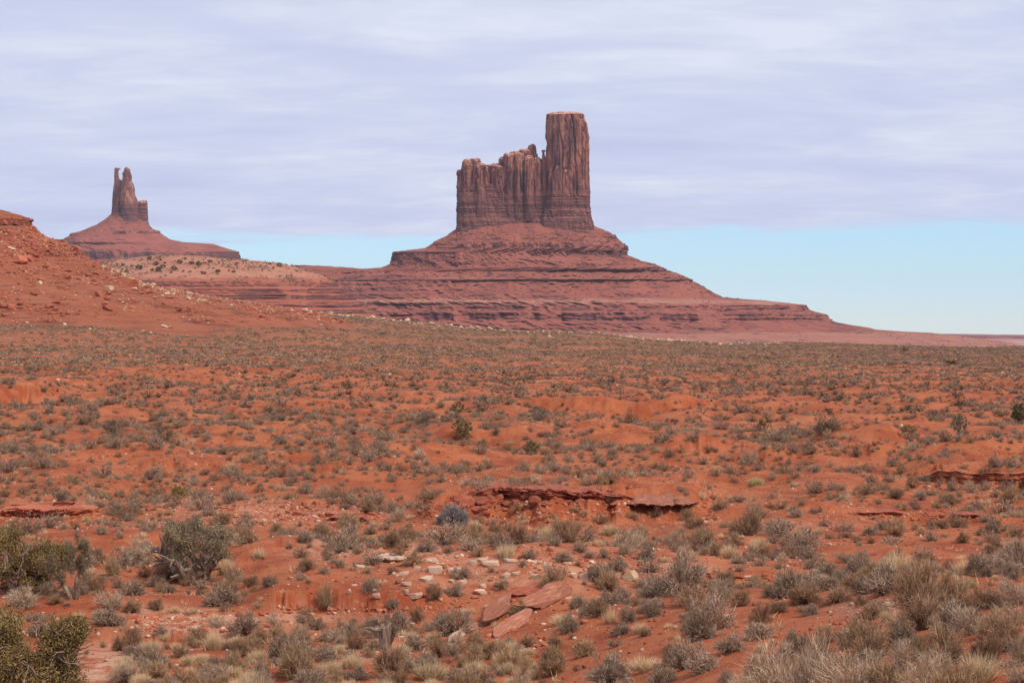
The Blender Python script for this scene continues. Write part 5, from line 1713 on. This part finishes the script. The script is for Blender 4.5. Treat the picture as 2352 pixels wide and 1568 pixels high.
for k in range(90):
    px = 350 + 1330 * (k + rb.uniform(0.1, 0.9)) / 90
    Y = crest(px) - abs(rb.normal()) * 62 - 1
    X = (px - HX) / F * Y
    z = float(z_at(X, Y))
    w = float(np.clip(rb.lognormal(1.95, 0.42), 4.5, 18))
    put_rock("pale_boulder", BOUL_CREAM, px, 0, w, w * rb.uniform(0.45, 0.8), None, "", "boulder", "pale boulders along the crest of the rise",
             sink=0.15, tilt=0.4, pos=(X, Y, z), label=None)
# crest boulders get their place along the crest as a label
PEND2 = [e for e in PEND if e[6] == "pale boulders along the crest of the rise"]
PEND[:] = [e for e in PEND if e[6] != "pale boulders along the crest of the rise"]
SP = [("below the pale hill", 350, 660), ("below the low saddle", 660, 880), ("below the butte's left flank", 880, 1150), ("below the tall tower", 1150, 1420), ("below the butte's right flank", 1420, 1700)]
for txt, a, b_ in SP:
    L_ = sorted([e for e in PEND2 if a <= e[3] < b_], key=lambda e: -e[0].scale[0])
    for i, e in enumerate(L_):
        o = e[0]
        fl = o.scale[2] / o.scale[0]
        shape = "flat" if fl < 0.58 else "blocky" if fl > 0.72 else "rounded"
        if i == 0:
            lab = f"largest cream boulder on the crest {txt}"
        elif i < 7:
            lab = f"{ORD[i]} largest cream boulder on the crest {txt}"
        else:
            lab = f"lesser cream boulders on the crest {txt}, {shape}"
            o["group"] = f"small {shape} crest boulders {txt}"
        lab = lab if i < 7 else f"small {shape} cream boulder among many on the crest {txt}"
        tag(o, lab, "boulder", o.get("group") or e[6])


def rubble(name, pts, sizes, mat_c, label, cat, seed, sub=1):
    rng = np.random.default_rng(seed)
    shapes = [rock_shape(900 + seed * 20 + i, sub=sub, cuts=9, rough=0.1, lo=0.42, hi=0.85) for i in range(8)]
    Vs, Fs, off = [], [], 0
    for (x, y, z), s in zip(pts, sizes):
        v, f = shapes[rng.integers(0, 8)]
        a = rng.random() * 6.283
        ca, sa = math.cos(a), math.sin(a)
        w = v * np.array([s * rng.uniform(0.7, 1.2), s * rng.uniform(0.7, 1.2), s * rng.uniform(0.4, 0.9)])
        w = np.stack([w[:, 0] * ca - w[:, 1] * sa + x, w[:, 0] * sa + w[:, 1] * ca + y, w[:, 2] + z + 0.15 * s], -1)
        Vs.append(w)
        Fs.append(f + off)
        off += len(v)
    me = mesh_from(name, np.concatenate(Vs), [np.concatenate(Fs)], mat_c)
    o = link(name, me)
    tag(o, label, cat, None, "stuff")
    return o


# pale stones strewn over the plain and the crest
X, Y, Z = scatter(rb, 9000, 95, 900, 0.38)
pn = fbm(X * 0.02, Y * 0.02, 22.0, 3) + 0.25 * ss(600, 860, Y)
kp = rb.random(len(X)) < np.clip(0.12 + pn * 0.9, 0.02, 1)
X, Y, Z = X[kp], Y[kp], Z[kp]
pxc = 300 + 1500 * rb.random(3200) ** 1.35
Yc_ = np.array([crest(p) for p in pxc]) - np.abs(rb.normal(size=3200)) * (42 + 40 * ss(800, 350, pxc))
Xc_ = (pxc - HX) / F * Yc_
Zc_ = z_at(Xc_, Yc_)
rubble("pale_rubble", np.stack([np.r_[X, Xc_], np.r_[Y, Yc_], np.r_[Z, Zc_]], -1), np.r_[np.clip(rb.lognormal(-1.7, 0.45, len(X)), 0.08, 0.7), np.clip(rb.lognormal(-1.05, 0.5, 3200), 0.15, 1.2)],
       M_RIDGE, "small pale stones strewn over the plain and along the crest", "stones", 1)
# gravel on the near ground
X, Y, Z = scatter(rb, 30000, 24, 110, 0.36)
px, py = HX + X / Y * F, HY - Z / Y * F
pal = np.zeros_like(px)
for (cx, cy, rx, ry) in [(1200, 1320, 360, 60), (470, 1430, 170, 28), (650, 1180, 280, 26), (90, 1178, 140, 20), (860, 1265, 200, 26), (700, 1420, 110, 20), (1380, 1170, 300, 26), (1820, 1215, 120, 20), (2020, 1395, 120, 20), (860, 1500, 110, 24)]:
    pal = np.maximum(pal, np.exp(-((px - cx) / rx) ** 2 - ((py - cy) / ry) ** 2))
kp = rb.random(len(X)) < np.clip(pal * 0.8 + 0.07 + 0.25 * fbm(X * 0.3, Y * 0.3, 3.0, 3), 0.01, 1)
rubble("gravel", np.stack([X[kp], Y[kp], Z[kp]], -1), np.clip(rb.lognormal(-3.15, 0.5, int(kp.sum())), 0.018, 0.16), M_PALE, "pale gravel scattered over the near red soil", "gravel", 2)


X, Y, Z = scatter(rb, 26000, 24, 120, 0.36)
kp = rb.random(len(X)) < np.clip(0.35 + 0.9 * fbm(X * 0.25, Y * 0.25, 9.0, 3), 0.03, 1)
rubble("gravel", np.stack([X[kp], Y[kp], Z[kp]], -1), np.clip(rb.lognormal(-3.1, 0.5, int(kp.sum())), 0.02, 0.17), M_CHIP, "red clods and chips of rock on the near soil", "gravel", 7)


op = []
for (x0, x1, ya, yb, n_) in [(980, 1640, 1146, 1196, 520), (0, 235, 1172, 1200, 260), (430, 900, 1162, 1206, 520), (2080, 2352, 1108, 1130, 160), (600, 1010, 1392, 1412, 130), (1040, 1330, 1360, 1500, 160), (840, 1500, 1262, 1300, 240), (1640, 1780, 1318, 1334, 60),
                             (1880, 2300, 1174, 1196, 170), (200, 660, 1040, 1070, 160), (300, 640, 1408, 1450, 200)]:
    for _ in range(n_):
        op.append(at(rb.uniform(x0, x1), rb.uniform(ya, yb)))
op = np.array(op)
sz_ = np.clip(rb.lognormal(-3.0, 0.55, len(op)), 0.02, 0.17)
hf_ = rb.random(len(op)) < 0.78
rubble("broken_stone", op[hf_], sz_[hf_], M_CHIP, "broken red chips of rock littering the ledges and outcrops", "rubble", 11, sub=2)
rubble("broken_stone", op[~hf_], sz_[~hf_] * 0.8, M_PALE, "pale chips of rock littering the ledges and outcrops", "rubble", 12, sub=2)


def litter():
    rng = np.random.default_rng(63)
    X, Y, Z = scatter(rng, 17000, 25, 150, 0.36)
    px, py = HX + X / Y * F, HY - Z / Y * F
    kp = rng.random(len(X)) < np.clip(0.30 + 1.1 * fbm(X * 0.2, Y * 0.2, 5.0, 3), 0.02, 1) * (1 - 0.7 * bare(px, py))
    parts = []
    pal = PAL["t"][0] + PAL["x"][0] + PAL["b"][0][:2]
    for x, y, z in zip(X[kp], Y[kp], Z[kp]):
        m = 9
        h = rng.uniform(0.08, 0.26)
        P = np.array([x, y, z]) + rng.normal(size=(m, 3)) * np.array([h * 0.45, h * 0.45, 0])
        D = rng.normal(size=(m, 3)) * np.array([0.6, 0.6, 0.1]) + np.array([0, 0, 0.75])
        c1 = pick(rng, pal[rng.integers(0, len(pal)):][:1], m)
        parts.append(blades(P, D, rng.uniform(0.5, 1.1, m) * h, 0.018 * max(1.0, y / 60), c1 * 0.8, c1, rng, 0.2, 1))
    v, q_, t, c = join(parts)
    o = link("dry_grass", mesh_from("dry_grass", v, [t], M_BLADE, col=c))
    tag(o, "short dry grass and twiglets scattered between the near shrubs", "dry grass", None, "stuff")


litter()


def on_loft(V, n, rng, y_lo, y_hi, clump, seed):
    P = V[:, :int(V.shape[1] * 0.72)].reshape(-1, 3)
    qx, qy = HX + P[:, 0] / P[:, 1] * F, HY - P[:, 2] / P[:, 1] * F
    ok = (qx > -40) & (qx < 2400) & (qy > y_lo) & (qy < y_hi)
    P = P[ok]
    w = np.clip(fbm(P[:, 0] / clump, P[:, 1] / clump, P[:, 2] / clump + seed, 3, 0.6) + 0.12, 0.01, 1)
    return P[rng.choice(len(P), n, p=w / w.sum(), replace=False)]


p = on_loft(LHILL, 2200, rb, 500, 740, 9, 7.0)
rubble("red_rubble", p, np.clip(rb.lognormal(-0.95, 0.65, 2200), 0.12, 1.9), M_DRED, "dark blocks and rubble littering the left hillside", "rubble", 9, sub=2)
p = on_loft(LHILL, 3400, rb, 520, 740, 14, 3.0)
rubble("red_rubble", p[:2500], np.clip(rb.lognormal(-1.45, 0.7, 2500), 0.08, 2.0), M_RED, "broken red rubble littering the left hillside", "rubble", 3)
rubble("pale_rubble", p[2500:], np.clip(rb.lognormal(-1.25, 0.45, 900), 0.15, 1.0), M_RIDGE, "cream rubble littering the left hillside", "rubble", 4)
# the band of cream stones along the foot of the hill's right edge
P_ = LHILL[:, :int(LHILL.shape[1] * 0.72)].reshape(-1, 3)
qx, qy = HX + P_[:, 0] / P_[:, 1] * F, HY - P_[:, 2] / P_[:, 1] * F
edge_y = np.interp(qx, [226, 302, 372, 478, 556, 650, 750], [606, 642, 660, 680, 692, 706, 725])
ok = (qx > 235) & (qx < 740) & (qy > edge_y - 3) & (qy < edge_y + 5 + 0.035 * np.clip(qx - 235, 0, 500) + 6 * rb.random(len(qx)))
P_ = P_[ok]
wq_ = np.exp(-np.clip(HX + P_[:, 0] / P_[:, 1] * F - 300, 0, 500) / 170)
P_ = P_[rb.choice(len(P_), min(1100, len(P_)), replace=False, p=wq_ / wq_.sum())]
rubble("pale_rubble", P_, np.clip(rb.lognormal(-1.2, 0.6, len(P_)), 0.1, 1.4), M_RIDGE, "cream stones banked along the hillside's lower right edge", "rubble", 14, sub=2)
p = on_loft(TAL, 3800, rb, 535, 800, 60, 5.0)
rubble("red_rubble", p[:2700], np.clip(rb.lognormal(0.25, 0.45, 2700), 0.7, 4.5), M_DRED, "rubble of fallen blocks on the big butte's talus slopes", "rubble", 5)
rubble("pale_rubble", p[2700:], np.clip(rb.lognormal(-0.05, 0.4, 1100), 0.5, 2.2), M_PALE, "pale specks of fallen stone on the big butte's slopes", "rubble", 6)

# junipers dotting the pale hill in front of the far butte
SJ = [(1030, 905), (1090, 925), (1170, 850), (1215, 895), (1240, 945), (1360, 935), (1335, 955), (1450, 848), (1410, 880), (1500, 890), (1555, 895), (1490, 950), (1650, 872), (1675, 920), (1755, 888), (1855, 892), (1985, 878), (2045, 896), (2118, 888), (2100, 922), (2195, 906),
      (2335, 948), (2290, 982), (960, 900), (910, 888), (870, 892), (795, 890), (750, 905), (880, 947), (945, 952), (990, 948), (1300, 980), (1190, 940), (1275, 915), (1430, 948), (1530, 920), (1600, 880), (1710, 950), (1835, 952), (1600, 962), (1255, 858), (1290, 880), (1370, 825),
      (1720, 885), (1910, 868), (2140, 915)]
jr = np.random.default_rng(17)
JM = []
for i in range(4):
    fol = []
    for k in range(34):
        q = jr.normal(size=3)
        q /= np.linalg.norm(q)
        c = np.array([q[0] * 0.42, q[1] * 0.42, 0.45 + q[2] * 0.38])
        D = q + np.array([0, 0, 0.5]) + jr.normal(size=(14, 3)) * 0.5
        c1 = pick(jr, GREEN["dark"], 14)
        fol.append(blades(c + jr.normal(size=(14, 3)) * 0.07, D, jr.uniform(0.12, 0.24, 14), 0.12, c1, c1, jr, 0.2, 1))
    JM.append(as_mesh("crown", join(fol), M_LEAF))
LMH = [("the pale hill's left end", 225, 612), ("the far butte's spires", 290, 595), ("the far butte's right cliff end", 545, 602), ("the middle of the pale hill", 420, 605), ("the pale hill's right end", 680, 620), ("the lower middle of the pale hill", 400, 635)]
cells = {}
for i, (zx, zy) in enumerate(SJ):
    px, py = zx * .293, 344.5 + zy * .293
    q = at_loft(SAGE, px, py)
    if q is None:
        q = at_loft(SAGE, px, py + 2.5)
    if q is None:
        q = at_loft(SAGE, px, py + 5)
    if q is None:
        continue
    big = zx in (1090, 1360, 1240, 1215, 1410, 1555, 1170)
    s = (jr.uniform(10, 13) if big else float(np.clip(jr.lognormal(1.75, 0.4), 2.8, 9.5))) * q[1] / F
    o = link("juniper_tree", JM[i % 4], loc=(float(q[0]), float(q[1]), float(q[2]) - 0.1))
    o.scale = (s * jr.uniform(0.9, 1.4), s, s * jr.uniform(0.7, 1.0))
    o.rotation_euler = (0, 0, jr.uniform(0, 6.28))
    cells.setdefault(min(LMH, key=lambda l: (l[1] - px) ** 2 + (l[2] - py) ** 2)[0], []).append(o)
for lm, L_ in cells.items():
    L_.sort(key=lambda o: -o.scale[2])
    for i, o in enumerate(L_):
        tag(o, (f"biggest dark juniper dot near {lm}" if i == 0 else f"{ORD[i]} biggest dark juniper dot near {lm}"), "tree", "junipers dotting the pale hill")
p = on_loft(SAGE, 1900, rb, 580, 650, 22, 8.0)


def hill_brush():
    rng = np.random.default_rng(8)
    parts = []
    for q in p:
        m = 12
        s = float(np.clip(rng.lognormal(0.25, 0.45), 0.5, 3.2))
        d = rng.normal(size=(m, 3))
        d[:, 2] = np.abs(d[:, 2]) + 0.1
        c1 = pick(rng, PAL["s"][0][:3] + GREEN["dark"][1:2], m) * 0.9
        parts.append(blades(q + d * s * 0.12, d, np.full(m, s * 0.6), s * 0.5, c1, c1, rng, 0.2, 1))
    v, q_, t, c = join(parts)
    o = link("hill_brush", mesh_from("hill_brush", v, [t], M_BLADE, col=c))
    tag(o, "small grey brush specks over the pale hill", "brush", None, "stuff")


hill_brush()
write_labels()

# ------------------------------------------------------------------ air
def haze():
    bm = bmesh.new()
    bmesh.ops.create_cube(bm, size=1.0)
    for v in bm.verts:
        v.co = (v.co.x * 36000, v.co.y * 14000 + 5500, (v.co.z + 0.5) * 560 - 75)
    me = bpy.data.meshes.new("haze")
    bm.to_mesh(me)
    bm.free()
    m = bpy.data.materials.new("desert_air")
    m.use_nodes = True
    nt = m.node_tree
    nt.nodes.clear()
    out = nt.nodes.new("ShaderNodeOutputMaterial")
    pv = nt.nodes.new("ShaderNodeVolumePrincipled")
    pv.inputs["Color"].default_value = (0.78, 0.80, 1.0, 1)
    pv.inputs["Density"].default_value = 2.6e-5
    nt.links.new(pv.outputs[0], out.inputs["Volume"])
    me.materials.append(m)
    o = link("haze", me)
    o["kind"] = "stuff"
    tag(o, "thin pale desert air in front of the far buttes", "haze")


haze()
